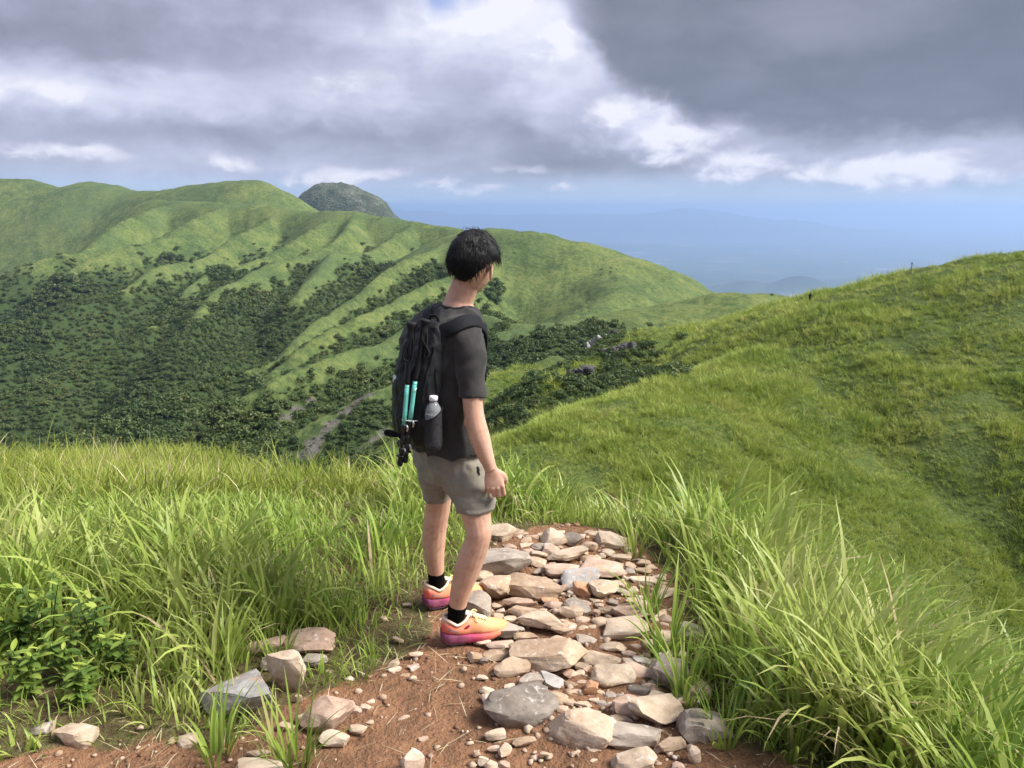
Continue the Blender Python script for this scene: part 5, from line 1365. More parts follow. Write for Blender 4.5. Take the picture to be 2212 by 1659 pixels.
def shoe(heel, yaw, pitch, side, parent, roll=0.0, label=None):
    """local frame: x heel to toe, y to the left, z up; side=-1 right shoe"""
    X = np.linspace(0, .292, 44); t = X / .292
    half = np.interp(t, [0, .04, .12, .3, .45, .6, .74, .86, .95, 1], [.020, .038, .047, .047, .045, .048, .051, .047, .033, .012])
    cen = side * np.interp(t, [0, .3, .6, .85, 1], [0, .002, .003, -.004, -.010]) * 1.5
    bot = np.interp(t, [0, .06, .15, .55, .75, .9, 1], [.018, .006, 0, 0, .004, .018, .036])
    top = np.interp(t, [0, .1, .3, .5, .75, .9, 1], [.060, .057, .049, .044, .042, .046, .052])
    def section(i, lo, hi, bulge, inset):
        th = np.linspace(0, 2 * math.pi, 26, endpoint=False); c, s = np.cos(th), np.sin(th)
        c = np.sign(c) * abs(c) ** .62; s = np.sign(s) * abs(s) ** .62
        zz = (lo + hi) / 2 + (hi - lo) / 2 * s; w = half[i] * inset * (1 + bulge * (1 - s * s))
        return np.stack([np.full(26, X[i]), cen[i] + w * c, zz], -1)
    rings = []
    for i in range(len(X)):
        rg = section(i, bot[i], top[i], .02, 1.06)
        # moulded grooves along the flank
        fz = (rg[:, 2] - bot[i]) / (top[i] - bot[i]); k = 1 - .055 * (np.exp(-((fz - .36 - .12 * np.sin(t[i] * 7)) / .06) ** 2) + np.exp(-((fz - .66 - .10 * np.sin(t[i] * 6 + 1)) / .06) ** 2))
        rg[:, 1] = cen[i] + (rg[:, 1] - cen[i]) * k; rings.append(rg)
    v, f = loft(rings); soleme = mesh_from(v, f, SM[0])
    # upper
    hgt = np.interp(t, [0, .05, .12, .24, .32, .40, .46, .55, .7, .85, .95, 1], [.104, .112, .106, .086, .090, .106, .114, .103, .084, .070, .060, .052])
    rings = []
    for i in range(len(X)):
        th = np.linspace(0, 2 * math.pi, 30, endpoint=False); c, s = np.cos(th), np.sin(th)
        lo = top[i] - .012; ht = hgt[i] - lo
        tp = np.interp(t[i], [0, .25, .33, .45, .8, 1], [.86, .92, .85, .50, .55, .6])
        wz = np.clip((s + 1) / 2, 0, 1); w = half[i] * (1.0 - (1 - tp) * wz ** 1.5)
        c2 = np.sign(c) * abs(c) ** .7; s2 = np.sign(s) * abs(s) ** .75
        rings.append(np.stack([np.full(30, X[i] * .985 + .004 + .004 * wz * (t[i] < .2)), cen[i] + w * c2, lo + ht * (s2 + 1) / 2], -1))
    v, f = loft(rings); upme = mesh_from(v, f, SM[1])
    o = bpy.data.objects.new('shoe', upme); COL.objects.link(o); o.parent = parent
    o.location = Vector(heel) + Vector(PINV); o.rotation_euler = (roll, pitch, yaw)
    if label: o['label'] = label
    link('sole', soleme, o)
    # rubber pads under the sole
    V, F = [], []; b0 = 0
    for (x0, x1) in ((.02, .10), (.15, .27)):
        rr = []
        for xx in np.linspace(x0, x1, 10):
            i = int(np.argmin(abs(X - xx))); hw_ = half[i] * .92
            th = np.linspace(0, 2 * math.pi, 12, endpoint=False); rr.append(np.stack([np.full(12, xx), cen[i] + hw_ * np.cos(th), bot[i] + .002 + .006 * np.sin(th)], -1))
        v, f = loft(rr); V.append(v); F += [tuple(q + b0 for q in k) for k in f]; b0 += len(v)
    link('outsole', mesh_from(np.vstack(V), F, SM[5]), o)
    # padded collar round the ankle opening
    th = np.linspace(0, 2 * math.pi, 36); cx, rx, ry = .070, .055, .040
    loop = np.stack([cx + rx * np.cos(th), .002 * side + ry * np.sin(th), np.interp(cx + rx * np.cos(th), [.018, .04, .07, .10, .122], [.116, .108, .088, .100, .118])], -1)
    v, f = tube(loop, np.full(36, .0065), 10, ref=(0, 0, 1)); link('collar', mesh_from(v, f, SM[2]), o)
    UB = bvh(upme)
    def on_top(x, y):
        h = UB.ray_cast(Vector((x, y, .2)), Vector((0, 0, -1)))[0]
        return np.array(h) if h else np.array((x, y, .08))
    # tongue and laces
    tg = [on_top(x, .002 * side) + (0, 0, .002) for x in np.linspace(.118, .20, 8)]; tg[0] = tg[0] + (-.012, 0, .020); tg[1] = tg[1] + (-.004, 0, .008)
    v, f = tube(tg, np.linspace(.020, .014, 8), 12, 16, ref=(0, 0, 1), asp=.28); link('tongue', mesh_from(v, f, SM[2]), o)
    V, F, b0 = [], [], 0
    xs = np.linspace(.130, .196, 6)
    for a, xx in enumerate(xs):
        for sgn in (1, -1):
            x2 = xs[min(a + 1, 5)]
            pts = [on_top(xx + (x2 - xx) * u_ , side * .002 + sgn * .020 * (1 - 2 * u_)) + (0, 0, .004 + .002 * sgn * math.sin(u_ * 3.14)) for u_ in np.linspace(0, 1, 7)]
            v, f = tube(pts, np.full(7, .0026), 6); V.append(v); F += [tuple(q + b0 for q in k) for k in f]; b0 += len(v)
    for sgn in (1, -1):   # bow
        p0 = on_top(.128, 0) + (0, 0, .010); pts = [p0, p0 + (.02, sgn * .018, .004), p0 + (.035, sgn * .026, -.010), p0 + (.02, sgn * .022, -.010), p0]
        v, f = tube(pts, np.full(5, .0024), 6, 20); V.append(v); F += [tuple(q + b0 for q in k) for k in f]; b0 += len(v)
        pts = [p0, p0 + (.018, sgn * .026, -.004), p0 + (.030, sgn * .038, -.028)]; v, f = tube(pts, np.full(3, .0022), 6, 12); V.append(v); F += [tuple(q + b0 for q in k) for k in f]; b0 += len(v)
    link('laces', mesh_from(np.vstack(V), F, SM[3]), o)
    # eyestay lining showing wine red on the flank
    lin = []
    for xx, zz in ((.100, .078), (.112, .086), (.124, .094)):
        q, nn, _, _ = UB.find_nearest(Vector((xx, side * .06, zz))); lin.append(np.array(q + nn * .0006))
    v, f = tube(lin, [.003, .007, .004], 8, 10, ref=(0, 1, 0), asp=.25); link('lining', mesh_from(v, f, SM[6]), o)
    # lettering on the heel quarter, both flanks
    for sd in (-1, 1):
        fc = bpy.data.curves.new('print', 'FONT'); fc.body = 'HOKA'; fc.size = .0185; fc.shear = .25; fc.align_x = 'CENTER'; fc.align_y = 'CENTER'; fc.resolution_u = 3; fc.extrude = .0
        fo = bpy.data.objects.new('tmp', fc); COL.objects.link(fo); dg = bpy.context.evaluated_depsgraph_get(); lm = bpy.data.meshes.new_from_object(fo.evaluated_get(dg)); bpy.data.objects.remove(fo)
        bm = bmesh.new(); bm.from_mesh(lm); bmesh.ops.triangulate(bm, faces=bm.faces[:]); bmesh.ops.subdivide_edges(bm, edges=bm.edges[:], cuts=1); bm.to_mesh(lm); bm.free()
        P = get_v(lm); an_ = R(-20)
        u_, w_ = P[:, 0] * math.cos(an_) - P[:, 1] * math.sin(an_), P[:, 0] * math.sin(an_) + P[:, 1] * math.cos(an_)
        Q = []
        for a, b in zip(u_ * (1 if sd < 0 else -1), w_):
            h, nn, _, _ = UB.ray_cast(Vector((.048 + a, sd * .12, .071 + b)), Vector((0, -sd, 0)))
            Q.append(np.array(h) + np.array((0, sd * .0012, 0)) if h else (.048 + a, sd * .035, .071 + b))
        set_v(lm, np.array(Q)); lm.materials.clear(); lm.materials.append(SM[4]); link('lettering', lm, o)
    return o
_a = U(986, 1366, 3.0); _h = _a - np.array((.068 * math.cos(R(11)), .068 * math.sin(R(11)), 0)); _h[2] = ground_z(_h[0], _h[1]) + .004
shoe(_h, R(11), R(-1), -1, PERSON)
_a = U(944, 1290, 3.312); _h2 = _a - np.array((.068 * math.cos(R(24)), .068 * math.sin(R(24)), 0)); _h2[2] = ground_z(_h2[0], _h2[1]) + .004
shoe(_h2, R(24), R(0), 1, PERSON)
# ------------------------------------------------------------------ backpack
def build_pack():
    y0 = 2.985
    rows = [(932, 690, 2.99, .045, .022), (925, 702, 2.99, .085, .034), (915, 737, y0, .112, .047), (905, 792, y0, .128, .060), (899, 850, y0, .134, .068), (897, 902, y0, .132, .071), (901, 938, y0, .118, .064), (908, 956, y0, .09, .048), (914, 963, y0, .05, .026)]
    me = remesh('pack_body', [ell(rowsU(rows), 46, 40, (RT, FW), 2.8)], .006, 4, MAT_PACK)
    P, N = get_v(me), get_n(me); c0 = U(898, 850, y0); an = np.arctan2((P - c0) @ FW, (P - c0) @ RT) * .13; z = P[:, 2]
    set_v(me, P + N * (fold(an * 14 + z * 5, z * 5 - an * 8, 81) * .007 + fold(an * 5 - z * 14, z * 3, 82) * .005 - .006)[:, None])
    base = U(905, 969, y0); root = bpy.data.objects.new('backpack', None); COL.objects.link(root); root.location = base; inv = -base
    root['category'] = 'backpack'; root['label'] = 'black nylon daypack worn on the back of the hiker'
    def add(name, me_, parent=root):
        me_.transform(Matrix.Translation(Vector(inv))); return link(name, me_, parent)
    PB = bvh(me)
    # shoulder straps follow the shirt
    SBw = SHIRT_BVH
    def strap(ctrl, width, thick, out=.006, n=34):
        A = crom(np.array([U(*c) for c in ctrl]), n); rings = []; Q, NN = [], []
        for q in A:
            h, nn, _, d = SBw.find_nearest(Vector(q)); Q.append(np.array(h) + np.array(nn) * out if d < .12 else q); NN.append(np.array(nn))
        Q = np.array(Q); NN = np.array(NN)
        for _ in range(3): NN[1:-1] = (NN[:-2] + NN[1:-1] + NN[2:]) / 3; Q[1:-1] = (Q[:-2] + 2 * Q[1:-1] + Q[2:]) / 4
        T = np.gradient(Q, axis=0)
        for q, t_, nn in zip(Q, T, NN):
            t_ = t_ / np.linalg.norm(t_); b = np.cross(t_, nn); b /= np.linalg.norm(b); nn = np.cross(b, t_)
            th = np.linspace(0, 2 * math.pi, 16, endpoint=False); c, s = np.cos(th), np.sin(th); c = np.sign(c) * abs(c) ** .5; s = np.sign(s) * abs(s) ** .6
            rings.append(q + b * (width / 2) * c[:, None] + nn * (thick / 2) * s[:, None])
        return loft(rings)
    v, f = strap([(936, 752, 2.93), (944, 728, 2.90), (958, 708, 2.88), (982, 692, 2.88), (1010, 690, 2.93), (1036, 704, 3.0), (1048, 735, 3.04), (1046, 790, 3.08), (1030, 850, 3.12)], .060, .016)
    add('shoulder_strap', mesh_from(v, f, MAT_STRAP))
    v, f = strap([(925, 745, 2.97), (930, 705, 3.02), (938, 672, 3.12), (950, 655, 3.2), (965, 665, 3.26), (970, 700, 3.28)], .050, .016)
    add('shoulder_strap', mesh_from(v, f, MAT_STRAP))
    # edge piping on the near strap, haul loop, compression straps
    v, f = tube([U(926, 694, 2.96), U(932, 682, 2.955), U(944, 684, 2.95), U(948, 700, 2.95)], [.006] * 4, 8, 16, ref=(0, 1, 0), asp=.6); add('haul_loop', mesh_from(v, f, MAT_STRAP))
    body = add('pack_body', me)
    def lace_on(ctrl, r_, mat, name, out=.003, n=20, asp=.5):
        A = crom(np.array([U(*c) for c in ctrl]), n); Q = []
        for q in A:
            h, nn, _, _ = PB.find_nearest(Vector(q)); Q.append(np.array(h) + np.array(nn) * out)
        v, f = tube(Q, np.full(n, r_), 8, ref=(0, 1, 0), asp=asp); return add(name, mesh_from(v, f, mat), root)
    lace_on([(945, 745, 2.85), (925, 800, 2.85), (912, 850, 2.85), (905, 905, 2.85)], .004, MAT_STRAP, 'seam')
    lace_on([(870, 770, 2.85), (858, 830, 2.85), (853, 890, 2.85), (862, 935, 2.85)], .003, MAT_STRAP, 'seam')
    lace_on([(950, 800, 2.85), (950, 850, 2.85), (945, 900, 2.85)], .004, MAT_STRAP, 'seam')
    # pale keeper loops holding the poles
    g = plain_mat('reflective_cord', (.70, .70, .68), .5, .4)
    for (a, b) in (((868, 906), (902, 909)), ((892, 845), (900, 838))):
        pts = [U(a[0], a[1], 2.868), U((a[0] + b[0]) / 2, (a[1] + b[1]) / 2 + 2, 2.855), U(b[0], b[1], 2.868)]
        v, f = tube(pts, [.0022] * 3, 6, 10); add('keeper_loop', mesh_from(v, f, g))
    # loose hip-belt tail
    v, f = tube([U(866, 945, 2.93), U(850, 934, 2.92), U(835, 931, 2.92), U(834, 936, 2.92), U(852, 941, 2.92), U(868, 938, 2.93)], [.006] * 6, 8, 24, ref=(0, 1, 0), asp=2.2); add('belt_tail', mesh_from(v, f, MAT_STRAP))
    # small white packet sticking out of the far pocket
    # stretch pocket round the bottle
    mm, nt, out = new_mat('pocket_mesh'); b = principled(nt, None, Base_Color=(.012, .012, .014), Roughness=.8); tr = nt.nodes.new('ShaderNodeBsdfTransparent')
    mx = nt.nodes.new('ShaderNodeMixShader'); w = noise_e(nt, objco(nt), 500, 2, .5); nt.links.new((w.sstep(.35, .6) * .35 + .55).v, mx.inputs[0])
    nt.links.new(tr.outputs[0], mx.inputs[1]); nt.links.new(b.outputs[0], mx.inputs[2]); nt.links.new(mx.outputs[0], out.inputs['Surface'])
    c = U(935, 920, 2.862); rings = []; bz = U(935, 968, 2.862)[2]; tz = U(935, 893, 2.862)[2]
    for z in np.linspace(bz - .004, tz, 14):
        t_ = (z - bz) / (tz - bz); th = np.linspace(0, 2 * math.pi, 28, endpoint=False); rr = .036 * np.interp(t_, [0, .06, .2, 1], [.75, .95, 1, 1.03])
        tilt = .022 * np.cos(th - .6) * sstep(.6, 1, t_)
        rings.append(np.stack([c[0] + rr * np.cos(th), c[1] + rr * np.sin(th), np.full(28, z) + tilt], -1))
    m_ = len(rings[0]); V = np.vstack(rings); F = [(i * m_ + j, i * m_ + (j + 1) % m_, (i + 1) * m_ + (j + 1) % m_, (i + 1) * m_ + j) for i in range(13) for j in range(m_)]
    add('bottle_pocket', mesh_from(V, F, mm))
    v, f = tube(np.vstack([rings[-1], rings[-1][:1]]), np.full(29, .0028), 6, ref=(0, 0, 1)); add('pocket_hem', mesh_from(v, f, MAT_STRAP))
    return root
PACK = build_pack()

def lathe(prof, c, seg=28, axis=None):
    th = np.linspace(0, 2 * math.pi, seg, endpoint=False)
    return loft([np.stack([c[0] + r_ * np.cos(th), c[1] + r_ * np.sin(th), np.full(seg, c[2] + z)], -1) for r_, z in prof])
def build_bottle():
    base = U(935, 966, 2.862); c = np.zeros(3)
    m, nt, out = new_mat('clear_plastic')
    b = principled(nt, out, Base_Color=(.82, .86, .90), Roughness=.08); b.inputs['Transmission Weight'].default_value = .75; b.inputs['IOR'].default_value = 1.2
    top = U(932, 855, 2.862)[2] - base[2]; h = top - .018
    prof = [(.001, 0), (.024, .0), (.030, .006), (.0315, .02)]
    for k in range(5): z = .03 + k * .012; prof += [(.0315, z), (.0300, z + .006)]
    prof += [(.0315, .095), (.0318, .135), (.0305, .142), (.0310, .15), (.027, h - .026), (.017, h - .010), (.0128, h - .004), (.0128, h + .002), (.001, h + .002)]
    v, f = lathe(prof, c); root = link('water_bottle', mesh_from(v, f, m), category='bottle', label='clear plastic water bottle with white cap in the side pocket of the pack')
    root.location = base; root.rotation_euler = (0, R(2), 0)
    cp = []
    th = np.linspace(0, 2 * math.pi, 48, endpoint=False)
    rings = [np.stack([(r_ * (1 + .02 * (np.arange(48) % 2) * ridge)) * np.cos(th), (r_ * (1 + .02 * (np.arange(48) % 2) * ridge)) * np.sin(th), np.full(48, z)], -1) for r_, z, ridge in ((.0150, h, 1), (.0165, h + .001, 1), (.0165, h + .015, 1), (.0155, h + .0172, 0), (.0135, h + .018, 0))]
    v, f = loft(rings); link('cap', mesh_from(v, f, MAT_WHITE), root)
    lm = plain_mat('bottle_label', (.14, .145, .16), .5, .3, 0, .3, 60)
    v, f = lathe([(.0318, .094), (.0324, .095), (.0324, .134), (.0318, .135)], c); link('label_band', mesh_from(v, f, lm), root)
build_bottle()

def build_pole(pts, label, lean):
    """pts: plan points of handle top, handle foot, start and end of the coloured tube, tip"""
    y = 2.868
    T, H, A, B, E_ = (U(a, b, y + dy) for (a, b), dy in zip(pts, (0.01, .004, 0, -.004, 0)))
    root = bpy.data.objects.new('trekking_pole', None); COL.objects.link(root); root.location = E_; inv = -E_
    root['category'] = 'trekking pole'; root['label'] = label; root['group'] = 'trekking poles strapped to the pack'
    def add(name, v, f, mat, parent=root): return link(name, mesh_from(np.asarray(v) + inv, f, mat), parent)
    L = lambda a, b, t: a + (b - a) * t
    v, f = tube([T, L(T, H, .04), L(T, H, .12), L(T, H, .25), L(T, H, .45), L(T, H, .6), L(T, H, .8), H], [.016, .0205, .019, .0145, .0150, .0138, .0150, .0125], 16, 30); hd = add('handle', v, f, MAT_FOAM)
    v, f = tube([L(H, A, -.05), L(H, A, .5), L(H, A, 1.02)], [.0115, .0110, .0098], 14, 8); add('grip_extension', v, f, MAT_FOAM)
    v, f = tube([A, B], [.0088, .0088], 16, 4); sh = add('shaft', v, f, MAT_TEAL)
    for t in (.08, .93):
        v, f = tube([L(A, B, t), L(A, B, t + .012)], [.0091, .0091], 16); link('band', mesh_from(np.asarray(v) + inv, f, MAT_BLACK), sh)
    v, f = tube([L(B, E_, -.01), L(B, E_, .5), L(B, E_, .8)], [.0075, .0070, .0065], 12, 6); add('lower_shaft', v, f, MAT_BLACK)
    for t, s in ((.06, 1), (.42, -1), (.62, 1)):
        c = L(B, E_, t); v, f = tube([c + (0, 0, .012), c, c - (0, 0, .012)], [.010, .0115, .010], 12, 6); lk = add('lock', v, f, MAT_BLACK)
        v, f = tube([c + (s * .010, -.006, .012), c + (s * .016, -.010, 0), c + (s * .011, -.008, -.014)], [.0035, .0045, .003], 8, 10, asp=.6); link('lever', mesh_from(np.asarray(v) + inv, f, MAT_METAL if s > 0 else MAT_BLACK), lk)
    c = L(B, E_, .74); v, f = lathe([(.004, .004), (.017, .002), (.019, 0), (.017, -.003), (.004, -.004)], c, 20); add('basket', v, f, MAT_BLACK)
    v, f = tube([L(B, E_, .78), L(B, E_, .86), L(B, E_, .97), E_], [.008, .0098, .0105, .0085], 14, 8); add('rubber_tip', v, f, MAT_FOAM)
    s0 = L(T, H, .15); v, f = tube([s0, s0 + (-.012, -.012, -.05), s0 + (-.022 * lean, -.012, -.11), s0 + (-.006, -.012, -.125), s0 + (.006, -.010, -.06), s0], [.004] * 6, 8, 26, ref=(0, 1, 0), asp=2.0); add('wrist_strap', v, f, MAT_STRAP)
build_pole([(890, 696), (885, 772), (880, 829), (873, 918), (864, 1006)], 'outer trekking pole with teal shaft strapped to the pack edge', 1.6)
build_pole([(920, 690), (911, 748), (897, 821), (886, 909), (875, 999)], 'inner trekking pole with teal shaft strapped beside the bottle pocket', -.6)
def packet():
    q = U(856, 820, 3.02); v, f = ell([list(q + np.array((0, 0, z))) + [a, .010] for z, a in ((-.05, .016), (-.02, .019), (.006, .016), (.020, .008))], 16, 16, (RT, FW), 3)
    m = plain_mat('printed_wrapper', (.66, .72, .80), .35, .5, 0, .3, 60)
    o = link('drink_bottle', mesh_from(v - q, f, m), category='bottle', label='pale wrapper of a second bottle peeping out behind the pack'); o.location = q
packet()
# ------------------------------------------------------------------ things out on the slopes
def outcrop(px, py, w, h, seed, kind, label, n=5, rmin=90, name='rock_outcrop', spread=1.0):
    """a cluster of weathered blocks grown into one outcrop"""
    p = hit(px, py, rmin); dist = math.hypot(p[0], p[1]); W, H = w * dist / FPX, h * dist / FPX
    g = np.random.default_rng(seed); parts = []
    for k in range(n):
        V, F = stone_shape(seed + k * 13, 3, flat_top=False, rough=.07); t = (k + .5) / n - .5
        s = np.array((W * g.uniform(.35, .55), W * g.uniform(.3, .5), H * g.uniform(.6, 1.0)))
        M = np.array(Matrix.Rotation(g.uniform(0, 6), 3, 'Z') @ Matrix.Rotation(g.normal(0, .3), 3, 'X'))
        parts.append(((V * s) @ M.T + (t * W * spread, g.normal(0, W * .1), H * .25 + t * H * .6), F.tolist()))
    V, F = join(parts); me = mesh_from(V, F, STONE[kind]); me.set_sharp_from_angle(angle=R(25))
    o = link(name, me, category='rock', label=label); o.location = p; return o
STONE['far_white'] = rock_mat('weathered_white_rock', [(.34, (.09, .085, .08)), (.46, (.26, .25, .24)), (.56, (.46, .45, .43)), (.68, (.68, .67, .65))], .55, .9, .8, .4)
STONE['far_dark'] = rock_mat('weathered_dark_rock', [(.34, (.035, .034, .034)), (.5, (.085, .080, .078)), (.62, (.16, .15, .145)), (.72, (.32, .30, .29))], .5, .9, .9, .4)
outcrop(1289, 750, 44, 34, 7001, 'far_white', 'jagged white rock outcrop breaking the skyline of the rocky spur', 6, 120)
outcrop(1316, 732, 28, 26, 7101, 'far_dark', 'dark boulder with a white edge standing above the jagged white outcrop', 3, 120)
outcrop(1338, 762, 60, 26, 7201, 'far_dark', 'dark rock face under the crest of the rocky spur', 6, 100)
outcrop(1255, 815, 50, 34, 7301, 'far_dark', 'lower dark crag on the rocky spur above the woods', 5, 100)

def far_person():
    p = hit(1749, 652, 150)
    if p is None: p = U(1749, 652, 200)
    z = lambda x, h, y=0: np.array((x, y, h))
    parts = [tube([z(0, .78), z(.01, 1.0), z(.0, 1.25), z(0, 1.42), z(0, 1.5)], [.15, .15, .19, .14, .06], 10, 12), tube([z(-.09, .8), z(-.1, .45), z(-.11, .02)], [.10, .075, .05], 8, 8), tube([z(.09, .8), z(.12, .45), z(.10, .02)], [.10, .075, .05], 8, 8),
             tube([z(-.18, 1.38), z(-.24, 1.1), z(-.2, .86)], [.06, .05, .035], 8, 8), tube([z(.18, 1.38), z(.24, 1.1), z(.2, .86)], [.06, .05, .035], 8, 8), blobv(z(0, 1.62), (.09, .10, .125), None, 2), tube([z(0, 1.45), z(0, 1.58)], [.06, .055], 8, 4),
             tube([z(-.11, .03, .02), z(-.11, .03, -.15)], [.045, .035], 6, 4), tube([z(.10, .03, .02), z(.10, .03, -.15)], [.045, .035], 6, 4), blobv(z(0, 1.2, -.2), (.17, .12, .26), None, 2)]
    me = remesh('walker', parts, .03, 2, cloth_mat('dark_walking_clothes', (.010, .011, .014), (.022, .023, .028)))
    o = link('person', me, category='person', label='tiny dark walker on the saddle of the far right ridge'); o.location = p
    V, F = blobv(z(0, 1.63), (.095, .105, .115), None, 2); link('hair', mesh_from(V, F, MAT_FOAM), o)
far_person()
def post(px, py, h, label, flag):
    p = hit(px, py, 100); p = U(px, py, 155) if p is None else p
    root = bpy.data.objects.new('trail_post', None); COL.objects.link(root); root.location = p; root['category'] = 'post'; root['label'] = label
    v, f = tube([(0, 0, -.2), (0, 0, h)], [.07, .05], 8, 4); link('pole', mesh_from(v, f, MAT_BARK), root)
    if flag:
        v, f = tube([(0, 0, h), (.35, 0, h - .25), (.1, .05, .5), (-.3, 0, .1)], [.03, .03, .03, .03], 6, 10); link('stay', mesh_from(v, f, MAT_BARK), root)
    v, f = ell([(0, 0, h - .02, .16, .03), (0, 0, h + .02, .17, .035), (0, 0, h + .2, .17, .035), (0, 0, h + .24, .15, .03)], 8, 14, (np.array((1., 0, 0)), np.array((0, 1., 0))), 5); link('board', mesh_from(v, f, plain_mat('board_paint', (.10, .09, .09), .7)), root)
post(1929, 592, 1.0, 'thin dark trail post on the skyline of the right hill', False)
post(1968, 586, 1.3, 'trail post with a slanting stay on the right hill skyline', True)

# small dark trees on the wooded spur, each one to be picked out
def ridge_tree(px, py, s, seed, label):
    p = hit(px, py, 300)
    if p is None: return
    root = bpy.data.objects.new('tree', None); COL.objects.link(root); root.location = p; root['category'] = 'tree'; root['label'] = label; root['group'] = 'trees on the wooded spur crest'
    v, f = tube([(0, 0, -.4), (.1 * s, 0, .5 * s), (0, .1 * s, 1.1 * s)], [.10 * s, .07 * s, .03 * s], 7, 10); link('trunk', mesh_from(v, f, MAT_BARK), root)
    me = crown_mesh('crown', seed, 420, .34, mat=MAT_WOOD, bark=MAT_BARK, trunk=False); me.transform(Matrix.Scale(s, 4)); link('crown', me, root)
for i_, (a, b, s_, lb) in enumerate([(352, 563, 4.2, 'leftmost small tree on the crest of the wooded spur'), (362, 561, 5.0, 'tallest small tree on the crest of the wooded spur'), (372, 563, 3.8, 'small tree right of the tallest one on the spur crest'), (390, 566, 3.4, 'lone small tree a little right of the spur crest group'), (415, 566, 2.6, 'rightmost low tree on the bare end of the spur crest')]):
    ridge_tree(a, b, s_, 900 + i_, lb)

# ------------------------------------------------------------------ plants of the foreground
def leaf_blade(p, d, up, L, W, n=5, droop=.5):
    """one broad pointed leaf, folded along its midrib"""
    d = d / np.linalg.norm(d); s = np.cross(d, up); s /= np.linalg.norm(s) + 1e-9; up = np.cross(s, d)
    V = []; q = np.array(p, float)
    for k in range(n + 1):
        t = k / n; w = W * math.sin(math.pi * min(1, t * .92 + .06)) ** .8 * .5
        V += [q - s * w + up * w * .25, q, q + s * w + up * w * .25]
        dd = d - np.array((0, 0, 1)) * droop * t; q = q + dd / np.linalg.norm(dd) * L / n
    F = []
    for k in range(n):
        b = 3 * k; F += [(b, b + 1, b + 4, b + 3), (b + 1, b + 2, b + 5, b + 4)]
    return np.array(V), F
MAT_HERB = leaf_mat('herb_leaves', [(.05, (.040, .080, .020)), (.35, (.085, .155, .034)), (.65, (.160, .250, .050)), (.95, (.30, .38, .08))], .35, .45, 1.0)
MAT_LIME = leaf_mat('lime_shoots', [(.05, (.22, .32, .05)), (.5, (.36, .46, .08)), (.95, (.50, .56, .14))], .4, .45, 1.0)
def herb(px, py, h, seed, label, stems=6, leaf=.06, name='leafy_plant', group=None, lw=.42):
    g = np.random.default_rng(seed); p = hit(px, py, 1.5)
    root = bpy.data.objects.new(name, None); COL.objects.link(root); root.location = p; root['category'] = 'plant'; root['label'] = label
    if group: root['group'] = group
    SV, SF, b0 = [], [], 0; LV, LF, b1, LT = [], [], 0, []; TV, TF, b2, TT = [], [], 0, []
    for k in range(stems):
        a = g.uniform(0, 6.28); hh = h * g.uniform(.6, 1.1); le = g.uniform(.05, .35)
        P = [np.array((.02 * math.cos(a), .02 * math.sin(a), -.02)), np.array((math.cos(a) * le * hh * .5, math.sin(a) * le * hh * .5, hh * .55)), np.array((math.cos(a) * le * hh, math.sin(a) * le * hh, hh))]
        v, f = tube(P, [.0035, .003, .002], 6, 10); SV.append(v); SF += [tuple(q + b0 for q in k_) for k_ in f]; b0 += len(v)
        C = crom(np.array(P), 9)
        for j in range(2, 9):
            for sd in (0, math.pi):
                aa = a + j * 1.57 + sd + g.normal(0, .3); top = j >= 8
                d = np.array((math.cos(aa), math.sin(aa), .55 if top else .25)); L = leaf * g.uniform(.7, 1.2) * (.75 if top else 1)
                v, f = leaf_blade(C[j], d, np.array((0, 0, 1.0)), L, L * lw, 5, .15 if top else .5)
                if top: TV.append(v); TF += [tuple(q + b2 for q in k_) for k_ in f]; b2 += len(v); TT += [g.uniform()] * len(v)
                else: LV.append(v); LF += [tuple(q + b1 for q in k_) for k_ in f]; b1 += len(v); LT += [g.uniform()] * len(v)
    me = mesh_from(np.vstack(SV), SF, MAT_HERB); link('stem', me, root)
    for nm, VV, FF, TTT, mt in (('foliage', LV, LF, LT, MAT_HERB), ('shoot_tips', TV, TF, TT, MAT_LIME)):
        me = mesh_from(np.vstack(VV), FF, mt); at = me.attributes.new('tint', 'FLOAT', 'POINT'); at.data.foreach_set('value', np.array(TTT, np.float32)); link(nm, me, root)
    return root
for i_, (a, b, h_, lb) in enumerate([(45, 1440, .30, 'leafy plant with lime tips at the far left edge'), (110, 1425, .34, 'tall leafy plant with yellow tips second from the left edge'), (155, 1475, .26, 'bushy low herb in front of the tall yellow tipped plant'),
        (215, 1440, .30, 'leafy plant standing under broad grass blades left of the stones'), (265, 1470, .24, 'spreading herb nearest the blue grey stone'), (60, 1510, .22, 'low herb at the bottom left beside bare soil'), (175, 1530, .16, 'small sprawling herb on the soil edge at the bottom left')]):
    herb(a, b, h_, 1500 + i_, lb, stems=5, leaf=.058, group='leafy herbs at the left')
herb(1128, 1075, .62, 1600, 'round leaved plant rising from the grass beside his hand', 3, .075, lw=.85)

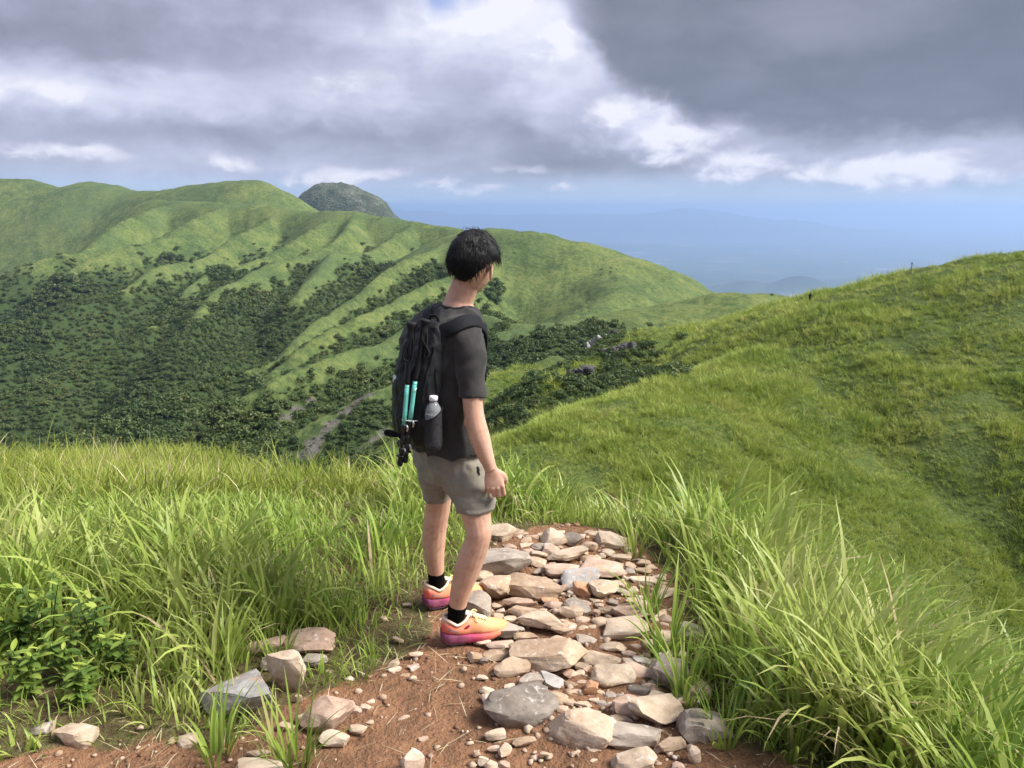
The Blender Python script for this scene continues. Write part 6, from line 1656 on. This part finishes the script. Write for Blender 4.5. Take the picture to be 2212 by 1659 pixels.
def tuft(px, py, h, n, w, seed, label, group='grass tufts on the path edge', lean=(.05, .5)):
    p = hit(px, py, 1.5); g = np.random.default_rng(seed)
    B = np.zeros((n, 3)); a = g.uniform(0, 6.28, n); B[:, 0] = .035 * np.cos(a); B[:, 1] = .035 * np.sin(a); B[:, 2] = -.015
    me = blades('tuft', B, a + g.normal(0, .5, n), h * np.clip(g.normal(1, .3, n), .4, 1.6), g.uniform(*lean, n), g.uniform(.3, 1.4, n), w * g.uniform(.6, 1.2, n), g.uniform(0, 1, n), 7, MAT_TALL)
    o = link('grass_tuft', me, category='grass tuft', label=label, group=group); o.location = p
for i_, (a, b, h_, n_, w_, lb) in enumerate([
    (640, 1655, .26, 30, .011, 'grass tuft in front of the mauve block at the bottom'), (600, 1640, .20, 16, .010, 'thin grass tuft left of the one before the mauve block'), (470, 1640, .24, 22, .013, 'broad bladed tuft at the bottom below the blue grey stone'),
    (505, 1560, .14, 22, .007, 'short tuft on the lower left of the blue grey stone'), (600, 1430, .20, 26, .010, 'tuft between the pinkish block and the tall pink and white stone'), (690, 1470, .10, 30, .005, 'low fine tuft right of the upright yellowish stone'),
    (770, 1470, .09, 34, .004, 'low wiry tuft on the soil between heap and shoe'), (1440, 1420, .30, 34, .015, 'splayed tuft with broad blades over the right edge of the rubble'), (1480, 1520, .26, 30, .013, 'tuft hanging over the big grey pink block'),
    (1560, 1610, .24, 30, .010, 'tuft with dry blades right of the rounded grey boulder'), (1400, 1330, .26, 28, .012, 'tuft behind the rounded pale boulder on the right'), (1370, 1200, .24, 34, .008, 'fine bushy tuft at the right of the far path end'), (1700, 1640, .26, 34, .013, 'grass tuft at the bottom right of the soil')]):
    tuft(a, b, h_, n_, w_, 1700 + i_, lb)
# ------------------------------------------------------------------ haze: one closed box of even air round everything
def build_haze():
    s, zb, zt = 76000.0, -1160.0, 150.0
    V = [(-s, -s, zb), (s, -s, zb), (s, s, zb), (-s, s, zb), (-s, -s, zt), (s, -s, zt), (s, s, zt), (-s, s, zt)]
    F = [(3, 2, 1, 0), (4, 5, 6, 7), (0, 1, 5, 4), (1, 2, 6, 5), (2, 3, 7, 6), (3, 0, 4, 7)]
    me = bpy.data.meshes.new('haze'); me.from_pydata(V, [], F)
    m, nt, out = new_mat('haze_air')
    v = nt.nodes.new('ShaderNodeVolumePrincipled')
    v.inputs['Color'].default_value = (.46, .64, 1.0, 1)
    v.inputs['Density'].default_value = 0.74e-4
    v.inputs['Density Attribute'].default_value = ''; v.inputs['Temperature Attribute'].default_value = ''; v.inputs['Color Attribute'].default_value = ''
    m.cycles.homogeneous_volume = True
    v.inputs['Anisotropy'].default_value = .35
    nt.links.new(v.outputs[0], out.inputs['Volume'])
    me.materials.append(m)
    o = bpy.data.objects.new('haze', me); COL.objects.link(o); o['kind'] = 'stuff'
    o['label'] = 'thin blue haze over the far plain and hills'
build_haze()
